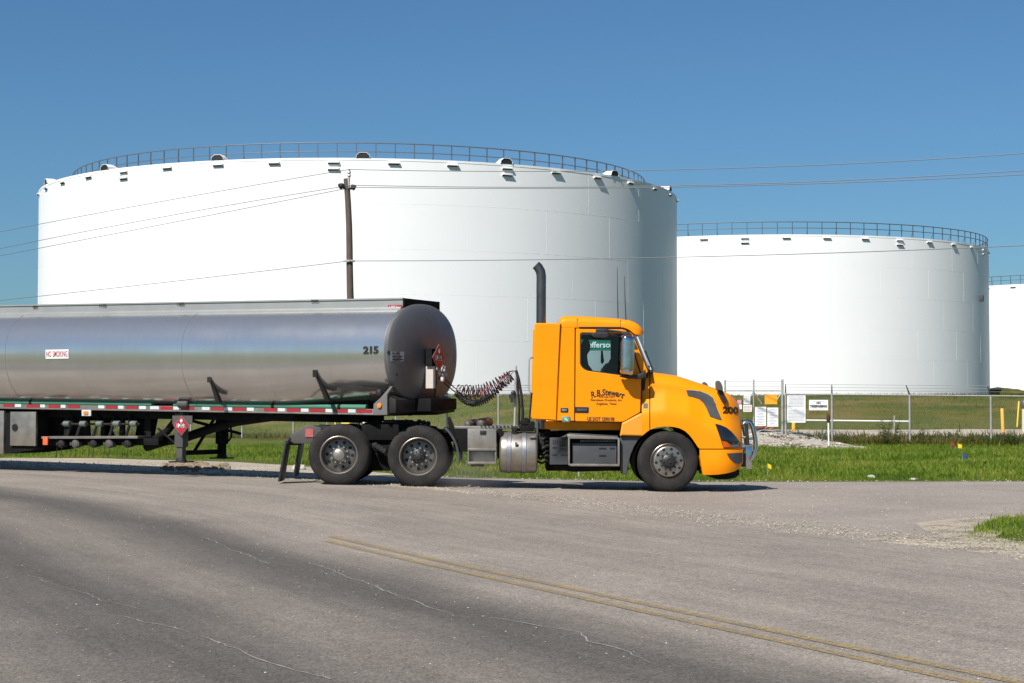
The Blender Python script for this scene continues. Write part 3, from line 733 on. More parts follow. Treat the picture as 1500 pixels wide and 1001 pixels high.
# ================================================================== FENCE, GATE AND SIGNS
def chainlink():
    m = bpy.data.materials.new('chain_link_wire'); m.use_nodes = True; nt = m.node_tree; nt.nodes.clear()
    out = nt.nodes.new('ShaderNodeOutputMaterial'); b = nt.nodes.new('ShaderNodeBsdfPrincipled')
    b.inputs['Base Color'].default_value = (.32, .31, .30, 1); b.inputs['Metallic'].default_value = .4; b.inputs['Roughness'].default_value = .5
    tr = N(nt, 'ShaderNodeBsdfTransparent'); tc = N(nt, 'ShaderNodeTexCoord'); sx = N(nt, 'ShaderNodeSeparateXYZ'); nt.links.new(tc.outputs['UV'], sx.inputs[0])
    def ma(op, a, b_=None):
        n = N(nt, 'ShaderNodeMath', operation=op)
        for i, v in enumerate((a, b_)):
            if v is None: continue
            if isinstance(v, (int, float)): n.inputs[i].default_value = v
            else: nt.links.new(v, n.inputs[i])
        return n.outputs[0]
    ds = []
    for op in ('ADD', 'SUBTRACT'):
        s = ma(op, sx.outputs[0], sx.outputs[1]); fr = ma('FRACT', ma('MULTIPLY', s, 1 / .075)); ds.append(ma('LESS_THAN', fr, .045))
    k = ma('MAXIMUM', ds[0], ds[1])
    mx = N(nt, 'ShaderNodeMixShader'); nt.links.new(k, mx.inputs[0]); nt.links.new(tr.outputs[0], mx.inputs[1]); nt.links.new(b.outputs[0], mx.inputs[2]); nt.links.new(mx.outputs[0], out.inputs[0])
    return m
M['mesh'] = chainlink()
def mesh_panel(parent, pts, zlo, ztop):
    mb = MB(); vv = []; L = 0; uvs = []
    for i, p in enumerate(pts):
        if i: L += (p - pts[i - 1]).length
        vv += [(p.x, p.y, zlo[i]), (p.x, p.y, ztop[i])]; uvs += [(L, zlo[i]), (L, ztop[i])]
    mb.add(vv, [(2 * i, 2 * i + 2, 2 * i + 3, 2 * i + 1) for i in range(len(pts) - 1)])
    o = mb.build('wire_mesh', M['mesh'], parent, fix=False)
    uv = o.data.uv_layers.new(name='UVMap')
    for lp in o.data.loops: uv.data[lp.index].uv = uvs[lp.vertex_index]
    return o
def fence(label, posts, arm, zr_of, upright=0):
    lean = [0 if i < upright else 1 for i in range(len(posts))]
    p0 = posts[0]; f = thing('chain_link_fence', (p0.x, p0.y, p0.z), label, 'fence', 'chain link fence runs')
    zr = [zr_of(p) for p in posts]
    rails = MB(); rails.tube([Vector((p.x, p.y, z)) for p, z in zip(posts, zr)], .027, 8); rails.build('top_rail', M['galv'], f)
    mesh_panel(f, [Vector((p.x, p.y + .03, 0)) for p in posts], [p.z + .02 for p in posts], zr)
    wire = MB()
    for k in range(3):
        wire.tube([Vector((p.x + arm[0] * v * (k + 1) / 3, p.y + arm[1] * v * (k + 1) / 3, z + .04 + arm[2] * (k + 1) / 3)) for p, z, v in zip(posts, zr, lean)], .007, 4)
    wire.build('barbed_wire', M['galv'], f)
    for p, z, v in zip(posts, zr, lean):
        m = MB(); m.tube([Vector((p.x, p.y, p.z - .1)), Vector((p.x, p.y, z + .04))], .038, 10); po = m.build('post', M['galv'], f)
        m = MB(); m.tube([Vector((p.x, p.y, z + .02)), Vector((p.x + arm[0] * v, p.y + arm[1] * v, z + .04 + arm[2]))], [.032, .018], 6); m.build('barb_arm', M['greymetal'], po)
    return f
def gp(px, py, y): p = W(px, py, y); return Vector((p.x, y, p.z))
rp = [gp(1151, 636, 62.0), gp(1219, 648, 62.0), gp(1333, 657, 62.0), gp(1452, 658, 62.0), gp(1571, 659, 62.0), gp(1690, 659, 62.)]
fence('chain link fence with barbed wire from the gate to the right edge', rp, (-.17, -.2, .32), lambda p: W(750 + p.x * F / p.y, 577.5 + .009 * (750 + p.x * F / p.y - 1151), 62.0).z, upright=2)
lp_ = []
for px in range(1030, -40, -75):
    u = (px - 750) / F; y = (62 + .53 * 8.2) / (1 + .53 * u); lp_.append(Vector((u * y, y, gz(u * y, y))))
fence('chain link fence running behind the tanker, left of the gate', lp_, (-.15, -.2, .3), lambda p: W(750, 577.5, p.y).z)
gate = thing('chain_link_gate', tuple(gp(1104, 637, 62.1)), 'double leaf chain link gate hung with notices', 'gate')
for x, y0, y1, r in ((1062, 557, 640, .035), (1104, 556, 637, .028), (1146, 556, 637, .045)):
    m = MB(); m.tube([W(x, y1 + 2, 62.1), W(x, y0, 62.1)], r, 10); m.build('gate_post', M['galv'], gate)
for y in (572.5, 634.5):
    m = MB(); m.tube([W(1062, y, 62.1), W(1146, y, 62.1)], .025, 8); m.build('gate_rail', M['galv'], gate)
for a, b_ in (((1104, 574), (1116, 592)), ((1104, 574), (1092, 592)), ((1146, 574), (1138, 586))):
    m = MB(); m.tube([W(*a, 62.12), W(*b_, 62.12)], .018, 6); m.build('gate_brace', M['galv'], gate)
m = MB()
for k in range(4): m.tube([W(1062, 559 + 3.6 * k, 62.1), W(1146, 559 + 3.6 * k, 62.1)], .007, 4)
m.build('barbed_wire', M['galv'], gate)
q0, q1 = W(1062, 634, 62.14), W(1146, 634, 62.14); z1 = W(1100, 572, 62.14).z
mesh_panel(gate, [Vector((q0.x, 62.14, 0)), Vector((q1.x, 62.14, 0))], [q0.z, q1.z], [z1, z1])

def sign(x0, y0, x1, y1, label, m, rows=(), text=None, ink='greyink', rnd=.0, Y=61.93):
    c = W((x0 + x1) / 2, y1, Y); t = thing('notice_sign', tuple(c), label, 'sign', 'notices on the fence and gate')
    b = MB(); g = [(x0, y0), (x1, y0), (x1, y1), (x0, y1)]
    pxfill(b, [g], Y, .012); b.build('board', m, t)
    w = x1 - x0; r = random.Random(int(x0 * 7 + y0))
    if rows:
        l = MB()
        for (ry, h, fr) in rows:
            x = (x0 + x1) / 2 - w * fr / 2; xe = (x0 + x1) / 2 + w * fr / 2
            while x < xe:
                ln = min(r.uniform(.8, 2.4), xe - x)
                if ln > .3: l.px(x, ry, x + ln, ry + h, Y - .004, Y + .004)
                x += ln + .45
        l.build('print', M[ink], t)
    if text:
        for s, ty, hh, wp in text:
            l = MB(); pxtext(l, s, (x0 + x1) / 2, ty, Y - .003, hh, wpx=wp, bold=.06); l.build('lettering', M['ink'], t)
    return t
sign(1185.2, 586, 1213, 601.2, 'white sign on the fence reading NO TRESPASSING', M['white'], rows=((588, .6, .6), (599, .6, .7)), text=(('NO', 590.8, 3.0, 6), ('TRESPASSING', 595.6, 3.4, 25)))
sign(1153, 579.5, 1180, 619.3, 'largest white notice board, just right of the gate post', M['white'], rows=[(581 + 2.0 * k, .9, .85) for k in range(8)] + [(599, 1.0, .12)] + [(601.5 + 2. * k, .9, .88) for k in range(8)])
sign(1106, 596.2, 1122.2, 624.2, 'tall white notice on the gate, left one of a pair', M['white'], rows=[(598.2 + 2.3 * k, .9, .5 + .3 * ((k * 7) % 3) / 2) for k in range(11)])
sign(1124, 597.3, 1140, 625.2, 'tall white notice on the gate below the orange sign, right one of a pair', M['white'], rows=[(599.3 + 2.3 * k, .9, .45 + .35 * ((k * 5) % 3) / 2) for k in range(11)])
sign(1120.2, 578.2, 1138.5, 592.3, 'plain orange sign at the top of the gate', M['signorange'])
sign(1089.3, 577, 1099, 592.2, 'small white notice high on the gate, above a wider one', M['white'], rows=[(581 + 2.2 * k, .8, .75) for k in range(5)])
sign(1088.8, 593.3, 1101.2, 603.4, 'small white notice with reddish print below the other small one', M['white'], rows=[(595 + 2. * k, .7, .8) for k in range(4)], ink='redbright')
sign(1080, 586, 1086, 591.6, 'little pink and white sign right beside the truck nose', mat('pink_sign_paint', (.62, .28, .36), .5, 0, .2, 20))
sign(1081.5, 592.8, 1086.6, 599.6, 'little white sign under the pink one beside the truck nose', M['white'])

def bollard(name, x0, y0, x1, y1, r, Y, m, label, group=None, cap=None):
    a, b_ = W(x1, y1, Y), W(x0, y0, Y); d = (b_ - a).normalized(); L = (b_ - a).length
    mb = MB(); mb.lathe([(r, -.3), (r, L - r * .6), (r * .85, L - r * .25), (r * .4, L), (.0, L + .01)], a, d, 16)
    o = mb.build(name, m, loc=tuple(a)); tag(o, label, 'bollard', group)
    return o
bollard('bollard', 1467.8, 598.5, 1469.2, 633, .062 * 1.0, 63.2, M['yellow'], 'stout upright yellow bollard behind the right end of the fence', 'yellow bollards')
bollard('bollard', 1492.6, 588, 1490, 624, .032, 67.5, M['yellowbright'], 'thin leaning yellow post near the right edge', 'yellow bollards')
bollard('bollard', 1162.5, 612, 1162.5, 637, .07, 64.0, M['yellow'], 'yellow bollard half hidden behind the largest notice board', 'yellow bollards')
vp = thing('vent_pipe', tuple(W(1500.5, 633, 64.0)), 'cream pipe with a grey cap at the right edge of the fence', 'pipe')
mb = MB(); mb.cyl(W(1500.5, 634, 64.), W(1500.5, 597, 64.), .09, 16); mb.build('pipe', mat('cream_paint', (.68, .58, .42), .5, 0, .08, 5), vp)
mb = MB(); mb.lathe([(.05, -.1), (.13, -.05), (.15, .05), (.13, .18), (.07, .26), (0, .28)], W(1500.5, 595.5, 64.), (0, 0, 1), 16); mb.build('cap', M['greymetal'], vp)
st = thing('marker_stake', tuple(W(1214, 659, 58.)), 'white stake with a dark brown top standing in the grass before the fence', 'marker stake')
mb = MB(); mb.cyl(W(1214.2, 661, 58.), W(1213.2, 610, 58.), .026, 8); mb.build('stake', M['white'], st)
mb = MB(); mb.lathe([(.03, 0), (.055, .04), (.07, .12), (.055, .25), (.03, .3)], W(1213.4, 619.5, 58.), (0, 0, 1), 10); mb.build('brown_head', mat('dark_brown_paint', (.055, .02, .008), .7, 0, .2, 10), st)
mb = MB(); mb.tube([W(1204.5, 651, 59.), W(1204, 625, 59.)], .025, 6); tag(mb.build('steel_stake', mat('green_steel', (.09, .12, .10), .5, 0, .2, 10), loc=tuple(W(1204.5, 651, 59.))), 'thin grey green stake in the dirt left of the white stake', 'marker stake')
pr = thing('pipe_rail', tuple(W(1250, 632, 64.6)), 'white pipe rail running low behind the fence', 'pipe rail')
mb = MB(); mb.cyl(W(1181, 615.8, 64.6), W(1334, 617.5, 64.6), .028, 8); mb.build('rail', M['white'], pr)
for x in (1219, 1310):
    mb = MB(); mb.cyl(W(x, 634, 64.6), W(x, 609 if x > 1300 else 616, 64.6), .03, 8); mb.build('post', M['galv'], pr)
# red valve gear behind the gate
va = thing('pipe_valve', tuple(W(1122, 636, 64.)), 'red painted valve and pipe stub behind the gate', 'valve')
mb = MB(); mb.cyl(W(1115, 637, 64.), W(1115, 626, 64.), .08, 12); mb.lathe([(.12, 0), (.12, .05)], W(1115, 627, 64.), (0, 0, 1), 12, caps=True); mb.build('pipe_stub', M['valve'], va)
mb = MB()
c = W(1127, 629.5, 64.); mb.tube([c + Vector((.16 * math.cos(k * .5236), 0, .11 * math.sin(k * .5236))) for k in range(13)], .025, 6); mb.cyl(c + Vector((-.15, 0, -.08)), c + Vector((.15, 0, .08)), .025, 6); mb.cyl(c + Vector((0, .0, -.2)), c, .05, 8); mb.cyl(W(1115, 631, 64.), W(1130, 633, 64.), .06, 10); mb.build('handwheel', M['valve'], va)
# yellow pipe barrier and markers seen between trailer and tractor
yb = thing('pipe_barrier', tuple(W(510, 624, 66.)), 'yellow pipe barrier seen under the front of the tanker trailer', 'barrier')
mb = MB(); mb.cyl(W(491.3, 604, 66.), W(491.3, 626, 66.), .035, 10); mb.build('post', M['yellowbright'], yb)
mb = MB()
for a, b_ in (((515, 610), (548, 609.5)), ((500, 620.5), (512, 620.5)), ((522, 615), (548, 615))): mb.cyl(W(*a, 66.), W(*b_, 66.), .03, 8)
mb.build('rail', M['yellowbright'], yb)
mb = MB(); mb.cyl(W(541, 609, 66.), W(523, 622, 66.), .03, 8); mb.build('brace', M['yellowbright'], yb)
for x in (533, 540.5):
    mb = MB(); mb.lathe([(.045, -.3), (.045, .32), (.03, .36), (0, .37)], W(x, 623, 66.5), (0, 0, 1), 10); tag(mb.build('pipe_stub', M['white'], loc=tuple(W(x, 623, 66.5))), 'short white pipe stub under the trailer nose, ' + ('nearer the utility pole' if x < 536 else 'farther from the utility pole'), 'pipe stub', 'white pipe stubs')
bp = thing('marker_post', tuple(W(476, 625, 66.)), 'blue marker with a grey post under the tanker rail', 'marker post')
mb = MB(); mb.lathe([(.05, 0), (.065, .05), (.065, .32), (.02, .36)], W(475, 616.5, 66.), (0, 0, 1), 12); mb.build('sleeve', M['blue'], bp)
mb = MB(); mb.cyl(W(479, 626, 66.), W(479, 606, 66.), .022, 8); mb.build('post', M['galv'], bp)

# street sign on the far side of the truck
ss = thing('street_sign', tuple(W(886, 702, 36.)), 'green street name sign seen through the truck cab windows', 'street sign')
mb = MB(); pxfill(mb, [roundpoly([(846, 497.5), (912, 497.5), (912, 513.8), (846, 513.8)], 1.2)], 35.95, .01); mb.build('blade', M['signgreen'], ss)
mb = MB(); pxtext(mb, 'Jefferson', 879, 505.6, 35.935, 8.6, wpx=41, bold=.015); mb.build('lettering', M['white'], ss)
mb = MB(); mb.cyl(W(848, 705, 36.02), W(848, 496, 36.02), .03, 10); mb.build('post', M['galv'], ss)

# survey flags
def flag(x, y, m, Y, label, big=1):
    p = G(x, y + 9) if Y is None else W(x, y + 7, Y); t = thing('survey_flag', tuple(p), label, 'survey flag', 'utility survey flags in the grass')
    c = Vector((p.x, p.y, p.z)); h = .34; big *= .8
    mb = MB(); mb.cyl(c - EZ * .05, c + EZ * h, .004, 5); mb.build('wire_stem', M['galv'], t)
    mb = MB(); vv = []
    for i in range(6):
        for j in range(2): vv.append(c + Vector((.115 * big * i / 5, .03 * math.sin(i * 1.3), h - .10 * big * j - .012 * i)))
    mb.add(vv, [(2 * i, 2 * i + 2, 2 * i + 3, 2 * i + 1) for i in range(5)]); mb.add([v + Vector((0, .003, 0)) for v in vv], [(2 * i, 2 * i + 1, 2 * i + 3, 2 * i + 2) for i in range(5)])
    mb.build('flag', m, t, fix=False)
flag(1124, 695, M['yellowbright'], 36.2, 'yellow survey flag in the grass close to the truck bumper', 1.1)
flag(1403, 658, M['yellowbright'], 56.0, 'yellow survey flag in the grass far off by the fence', 1.7)
flag(1393, 655, M['redbright'], 57.5, 'red survey flag beside the far yellow flag', 1.4)
flag(1410, 677, M['blue'], 43.0, 'blue survey flag in the middle of the grass strip', 1.25)
# rocks
def rock(x, y, s, label, m, seed, dz=0):
    p = G(x, y); bm = bmesh.new(); bmesh.ops.create_icosphere(bm, subdivisions=3, radius=1)
    for v in bm.verts:
        d = 1 + .28 * mnoise.noise(v.co * 1.3 + Vector((seed, 0, 0))) + .12 * mnoise.noise(v.co * 3.5 + Vector((seed, 3, 0)))
        v.co = Vector((v.co.x * s[0] * d, v.co.y * s[1] * d, v.co.z * s[2] * d + s[2] * .55))
    me = bpy.data.meshes.new('rock'); bm.to_mesh(me); bm.free(); me.materials.append(m)
    me.polygons.foreach_set('use_smooth', [True] * len(me.polygons)); me.set_sharp_from_angle(angle=rad(30))
    o = bpy.data.objects.new('rock', me); o.location = (p.x, p.y, gz(p.x, p.y) + dz); COL.objects.link(o); tag(o, label, 'rock', 'pale rocks along the grass edge')
M['rock'] = mat('pale_limestone_rock', (.50, .46, .39), .9, 0, .2, 6, bmp=.4, bscale=18, dirt=(.25, .2, .14), dirt_amt=.4)
rock(437, 689, (.15, .12, .09), 'whitish rock on the ground behind the truck mudflaps', M['rock'], 1)
rock(873, 696.5, (.075, .06, .05), 'white stone below the truck cab steps', M['rock'], 2)
rock(1276, 701.2, (.095, .07, .05), 'rounded tan rock at the grass edge, left of three', M['rock'], 3)
rock(1338, 703.4, (.09, .06, .028), 'flat pale rock at the grass edge, middle of three', M['rock'], 4)
rock(1410, 698.6, (.085, .06, .035), 'small pale rock at the grass edge, right of three', M['rock'], 5)
# heap of dirt clods behind the trailer leg
bm_ = []
dh = MB()
for k in range(130):
    x = r2.uniform(238, 335); y = 686 + (x - 243) * .02 + r2.gauss(-1.5, 3.0); p = G(x, y); s = r2.uniform(.025, .075)
    vv = []
    for i in range(5):
        ph = math.pi * i / 4 - math.pi / 2
        for j in range(7):
            a = 2 * math.pi * j / 7; q = Vector((math.cos(ph) * math.cos(a), math.cos(ph) * math.sin(a), math.sin(ph)))
            d = s * (1 + .45 * mnoise.noise(q * 1.7 + Vector((k * 3., 0, 0)))); vv.append((p.x + q.x * d * 1.3, p.y + q.y * d, gz(p.x, p.y) + q.z * d * .8 + s * .3))
    dh.add(vv, [(i * 7 + j, i * 7 + (j + 1) % 7, (i + 1) * 7 + (j + 1) % 7, (i + 1) * 7 + j) for i in range(4) for j in range(7)])
tag(dh.build('dirt_heap', mat('brown_dirt', (.22, .165, .105), .95, 0, .4, 5, bmp=.6, bscale=20), angle=20, loc=tuple(G(285, 686))), 'heap of brown dirt clods on the gravel behind the trailer leg', 'dirt heap', kind='stuff')
# tall weeds at the fence
def weed(px, py, Y, h, n, label, seed, spread=.22):
    p = W(px, py, Y); z = gz(p.x, Y); r = random.Random(seed); base = Vector((p.x, Y, z))
    t = thing('weed', tuple(base), label, 'weed', 'tall weeds along the fence')
    st_ = MB(); lf = MB()
    for _ in range(n):
        a = r.uniform(0, 6.28); ln = r.uniform(.1, .5); hh = h * r.uniform(.55, 1.1)
        b0 = base + Vector((r.gauss(0, spread * .5), r.gauss(0, spread * .5), -.02)); tip = b0 + Vector((math.cos(a) * ln * hh, math.sin(a) * ln * hh, hh))
        mid = b0.lerp(tip, .5) + EZ * hh * .08
        st_.tube([b0, mid, tip], [.008, .006, .003], 4)
        for k in range(int(9 + hh * 14)):
            s = r.uniform(.12, 1.02); q = (b0.lerp(mid, s * 2) if s < .5 else mid.lerp(tip, s * 2 - 1)); aa = r.uniform(0, 6.28); L = r.uniform(.07, .19) * (1.15 - .5 * s)
            d = Vector((math.cos(aa), math.sin(aa), r.uniform(-.2, .8))).normalized(); sd = d.cross(EZ).normalized() * L * .16
            lf.add([q, q + d * L * .5 + sd, q + d * L - EZ * L * .2, q + d * L * .5 - sd], [(0, 1, 2, 3)])
    st_.build('stems', M['weedm'], t); lf.build('leaves', M['weedm'], t, fix=False)
weed(1301, 655, 61.2, 1.05, 16, 'tallest bushy weed, left of the third fence post', 1, .5)
weed(1349, 655, 61.0, .72, 11, 'bushy weed just right of the third fence post', 2, .35)
weed(1188, 652, 60.2, .55, 14, 'dark low weed on the dirt left of the white stake', 3, .7)
weed(1232, 653, 61.0, .5, 9, 'dark low weed at the foot of the second fence post', 4, .5)
weed(1266, 655, 61.3, .45, 9, 'small brownish weed between the second and third fence posts', 5, .5)
weed(1484, 655, 61.6, .55, 12, 'dense dark weed near the right edge by the last fence post', 6, .6)
weed(1394, 643, 63.2, .35, 8, 'small weed on the gravel track behind the fence', 7, .5)
weed(1424, 655, 61.3, .4, 8, 'low weed just left of the last fence post', 8, .5)
# low dark berm end and equipment far off between the tanks
fb = MB()
for (x, y, s) in ((1462, 577, 2.4), (1475, 576.5, 2.2), (1488, 577, 2.0)):
    p = W(x, y + 2, 150); vv = []
    for i in range(4):
        for j in range(9):
            ph = math.pi / 2 * i / 3; a = 2 * math.pi * j / 9; d = 1 + .3 * mnoise.noise(Vector((i, j, x)))
            vv.append((p.x + s * math.cos(ph) * math.cos(a) * d, p.y + s * math.cos(ph) * math.sin(a), p.z - .5 + s * .5 * math.sin(ph) * d))
    fb.add(vv, [(i * 9 + j, i * 9 + (j + 1) % 9, (i + 1) * 9 + (j + 1) % 9, (i + 1) * 9 + j) for i in range(3) for j in range(9)])
tag(fb.build('far_berms', M['bladedry'], angle=20), 'dark low shrubs between the two right hand tanks', 'berms', kind='stuff')
# ================================================================== TRACTOR (near side faces the camera; centre plane y = YC)
YN, YC = 29.0, 30.22
truck = thing('semi_truck', (W(780, 700, YN).x, YC, .05), 'orange day cab semi truck with the number 200 on its hood', 'truck')
def T(name, mb, m, parent=truck, **k): return mb.build(name, m, parent, **k)

# ---- wheels
def tyre_mb(R_=.522, w=.28):
    mb = MB(); k = R_ / .522
    prof = [(.298, .045), (.31, .022), (.335, .012), (.37, .002), (.42, .0), (.46, .006), (.492, .02), (.508, .038), (.517, .055)]
    n = 4; y0, y1 = .062, w - .062
    for i in range(n):
        a = y0 + (y1 - y0) * i / n; b = y0 + (y1 - y0) * (i + 1) / n
        prof += [(.522, a), (.522, b - .014), (.509, b - .012), (.509, b - .002)] if i < n - 1 else [(.522, a), (.522, b)]
    prof += [(.517, w - .055), (.508, w - .038), (.492, w - .02), (.46, w - .006), (.40, w), (.335, w - .012), (.298, w - .045)]
    mb.lathe([(r * k if r > .33 else r, h) for r, h in prof], (0, 0, 0), (0, 1, 0), 72)
    return mb
def ringbits(mb, n, r, rad_, y0, y1, m=0, ph=0., seg=8, cone=1.):
    for j in range(n):
        a = 2 * math.pi * (j + ph) / n; c = Vector((r * math.cos(a), 0, r * math.sin(a)))
        mb.lathe([(rad_, y0), (rad_ * cone, y1)], c, (0, 1, 0), seg, m, caps=True)
def make_wheel(kind):
    parts = []
    parts.append(('tyre', tyre_mb(), M['tyre']))
    rim = MB()
    if kind == 'front':
        rim.lathe([(.285, .06), (.303, .035), (.305, .025), (.298, .02), (.288, .032), (.280, .05), (.272, .03), (.262, -.004), (.250, -.016), (.235, -.02), (.15, -.02), (.0, -.02)], (0, 0, 0), (0, 1, 0), 64)
        ringbits(rim, 10, .213, .026, -.0215, -.03 + .0083, 1, .3, 14)
        hub = MB(); ringbits(hub, 10, .1425, .020, -.018, -.055, 0, .0, 6, .9)
        hub.lathe([(.125, -.018), (.122, -.05), (.108, -.06), (.085, -.075), (.078, -.115), (.055, -.122), (.05, -.112), (.0, -.112)], (0, 0, 0), (0, 1, 0), 24)
        ringbits(hub, 6, .098, .011, -.05, -.078, 0, .2, 6); hub.lathe([(.035, -.11), (.03, -.135), (0, -.137)], (0, 0, 0), (0, 1, 0), 6)
        rm = [M['rimfront'], M['hole']]
    else:
        rim.lathe([(.30, .05), (.322, .026), (.324, .016), (.315, .01), (.306, .018), (.298, .035)], (0, 0, 0), (0, 1, 0), 64, 2)
        rim.lathe([(.298, .035), (.290, .05), (.284, .09), (.276, .165), (.262, .19), (.20, .182), (.10, .18), (0, .18)], (0, 0, 0), (0, 1, 0), 64)
        ringbits(rim, 10, .215, .028, .183, .1805, 1, .25, 14)
        hub = MB(); ringbits(hub, 10, .1425, .021, .18, .125, 1, 0, 6, .85)
        if kind == 'drive_cap':
            hub.lathe([(.125, .18), (.122, .13), (.105, .11), (.103, .05), (.094, .022), (.06, .006), (0, .002)], (0, 0, 0), (0, 1, 0), 28)
        else:
            hub.lathe([(.125, .18), (.122, .13), (.10, .115), (.092, .08), (.07, .07), (.05, .066), (.046, .04), (.03, .036), (0, .036)], (0, 0, 0), (0, 1, 0), 24)
            ringbits(hub, 8, .085, .012, .10, .06, 0, .2, 6)
        rm = [M['rim'], M['hole'], M['alu']]
    parts.append(('rim', rim, rm)); parts.append(('hub', hub, [M['hub'], M['hub']] if kind == 'front' else [M['hub'], M['nut']] if kind == 'drive' else [M['alu'], M['nut']]))
    return parts
WCACHE = {}
def put_wheel(parent, kind, c, flip=False, inner=False, rot=0., yaw=0.):
    "c = centre of the wheel's outer face; the wheel lies towards +Y (flip: towards -Y)"
    w = sub('wheel', parent, c); w.rotation_euler = (0, 0, (math.pi if flip else 0) + yaw)
    if kind not in WCACHE:
        WCACHE[kind] = []
        for nme, mb, mm in make_wheel(kind):
            mats = mm if isinstance(mm, list) else [mm]
            o = mb.build(nme, mats, None, angle=32); WCACHE[kind].append(o); o.parent = w
    else:
        for o in WCACHE[kind]:
            q = o.copy(); COL.objects.link(q); q.parent = w
    if inner:
        q = bpy.data.objects.new('tyre', WCACHE[kind][0].data); COL.objects.link(q); q.parent = w; q.location = (0, .33, 0)
        q = bpy.data.objects.new('rim', bpy.data.meshes['inner_rim']); COL.objects.link(q); q.parent = w; q.location = (0, .33, 0)
    for ch in w.children: ch.rotation_euler = (0, rot, 0)
    return w
mb = MB(); mb.lathe([(.30, .03), (.29, .10), (.27, .12), (.10, .13), (.10, .25), (.27, .24), (.30, .25)], (0, 0, 0), (0, 1, 0), 40)
_t = mb.build('inner_rim', M['deepblack']); _m = _t.data; bpy.data.objects.remove(_t); _m.name = 'inner_rim'; _m.use_fake_user = True
def wc(px, pz, Y, R_=.522):
    p = W(px, pz, Y); return Vector((p.x, Y, gz(p.x, Y) + R_ + .008))
put_wheel(truck, 'drive_cap', wc(496.2, 668, YN), inner=True, rot=.2)
put_wheel(truck, 'drive', wc(612.5, 671, YN), inner=True, rot=.5)
put_wheel(truck, 'front', wc(979.3, 677.5, YN + .06), rot=.1, yaw=rad(3.5))
for px, kd in ((496.2, 'drive_cap'), (612.5, 'drive')):
    c = wc(px, 668, YN); c = Vector((c.x, 2 * YC - c.y, gz(c.x, 31.4) + .53)); put_wheel(truck, kd, c, flip=True, inner=True)
c = wc(979.3, 677.5, YN + .06); put_wheel(truck, 'front', Vector((c.x, 2 * YC - c.y, c.z)), flip=True, yaw=rad(3.5))

# ---- chassis
fr = MB()
for y in (29.78, 30.58):
    p = [W(452, 624, YN), W(1030, 645, YN), W(1030, 660, YN), W(452, 643, YN)]
    fr.quadbox([Vector((q.x, y, q.z)) for q in p] + [Vector((q.x, y + .09, q.z)) for q in p])
for px in (470, 555, 640, 720, 800, 870): fr.px(px, 628 + (px - 450) * .03, px + 10, 641 + (px - 450) * .03, 29.8, 30.64)
T('frame', fr, M['chassis'], bevel=.006)
ax = MB()
for px, py in ((496.2, 668), (612.5, 671)):
    c = wc(px, py, YN); c = Vector((c.x, YC, c.z))
    ax.cyl(c + Vector((0, -1.0, 0)), c + Vector((0, 1.0, 0)), .085, 14)
    ax.lathe([(.02, -.28), (.14, -.24), (.2, -.1), (.21, .1), (.14, .24), (.02, .28)], c, (1, 0, 0), 20)
    for s in (-1, 1): ax.lathe([(.22, -.12), (.22, .12)], c + Vector((0, s * .78, 0)), (0, 1, 0), 20, caps=True)
c = wc(979.3, 677.5, YN); ax.cyl(Vector((c.x, 29.3, c.z)), Vector((c.x, 31.1, c.z)), .06, 12)
T('axle', ax, M['deepblack'])
su = MB()
su.px(541, 626, 572, 690, 29.62, 30.82)                        # suspension hanger and cross tubes between the drive wheels
su.px(530, 622, 600, 645, 29.55, 30.9)
su.pxpoly([(520, 640), (556, 655), (600, 645), (604, 650), (556, 664), (516, 648)], 29.6, 29.75)
su.px(600, 634, 650, 650, 29.72, 30.72)
for px in (505, 590, 640): su.lathe([(.10, -.09), (.13, -.05), (.13, .05), (.10, .09)], W(px, 646, 29.6), (0, 0, 1), 14, caps=True)
T('suspension', su, M['deepblack'], bevel=.01)
sb = MB()
for k in range(4): sb.box(W(548 + k * 4.2, 653 + k * 2.6, 29.45), (.06, .10, .09), None); sb.lathe([(.04, -.05), (.06, 0), (.04, .05)], W(550 + k * 4.2, 653 + k * 2.6, 29.42), (0, 1, 0), 10, caps=True)
T('brake_chamber', sb, M['chassis'], bevel=.008)
# rear fender bracket with reflector, mud flaps and front mud guards
mb = MB(); mb.pxpoly([(425, 638), (447, 624.5), (455, 622.5), (470, 627), (474, 650), (430, 650), (425, 645)], 29.18, 29.24); rf = T('rear_fender', mb, M['greymetal'], bevel=.008)
mb = MB(); mb.px(447, 628.5, 459, 640.5, 29.165, 29.178); T('reflector', mb, mat('faded_red_reflector', (.42, .10, .09), .5, 0, .2, 20), rf)
for off, sfx in ((0, 0), (1.98, 1)):
    mb = MB(); Y0 = 29.05 + off; a = W(420, 648, 29.05); b_ = W(410, 706, 29.05)
    x = Vector((1, 0, 0)); d = (b_ - a).normalized(); nrm = d.cross(Vector((0, 1, 0)))
    mb.quadbox([Vector((q.x, yy, q.z)) for yy in (Y0, Y0 + .60) for q in (a, b_, b_ - nrm * .035, a - nrm * .035)])
    T('mud_flap', mb, M['black'], bevel=.005)
mb = MB()
mb.tube([W(425, 642, 29.2), W(419, 647, 29.15), W(419, 650, 29.1), W(440, 650, 29.7)], .03, 8); mb.tube([Vector((W(421, 648, 29.1).x, 29.05, W(421, 648, 29.1).z)), Vector((W(421, 648, 29.1).x, 31.4, W(421, 648, 29.1).z))], .025, 8)
T('flap_hanger', mb, M['chassis'])
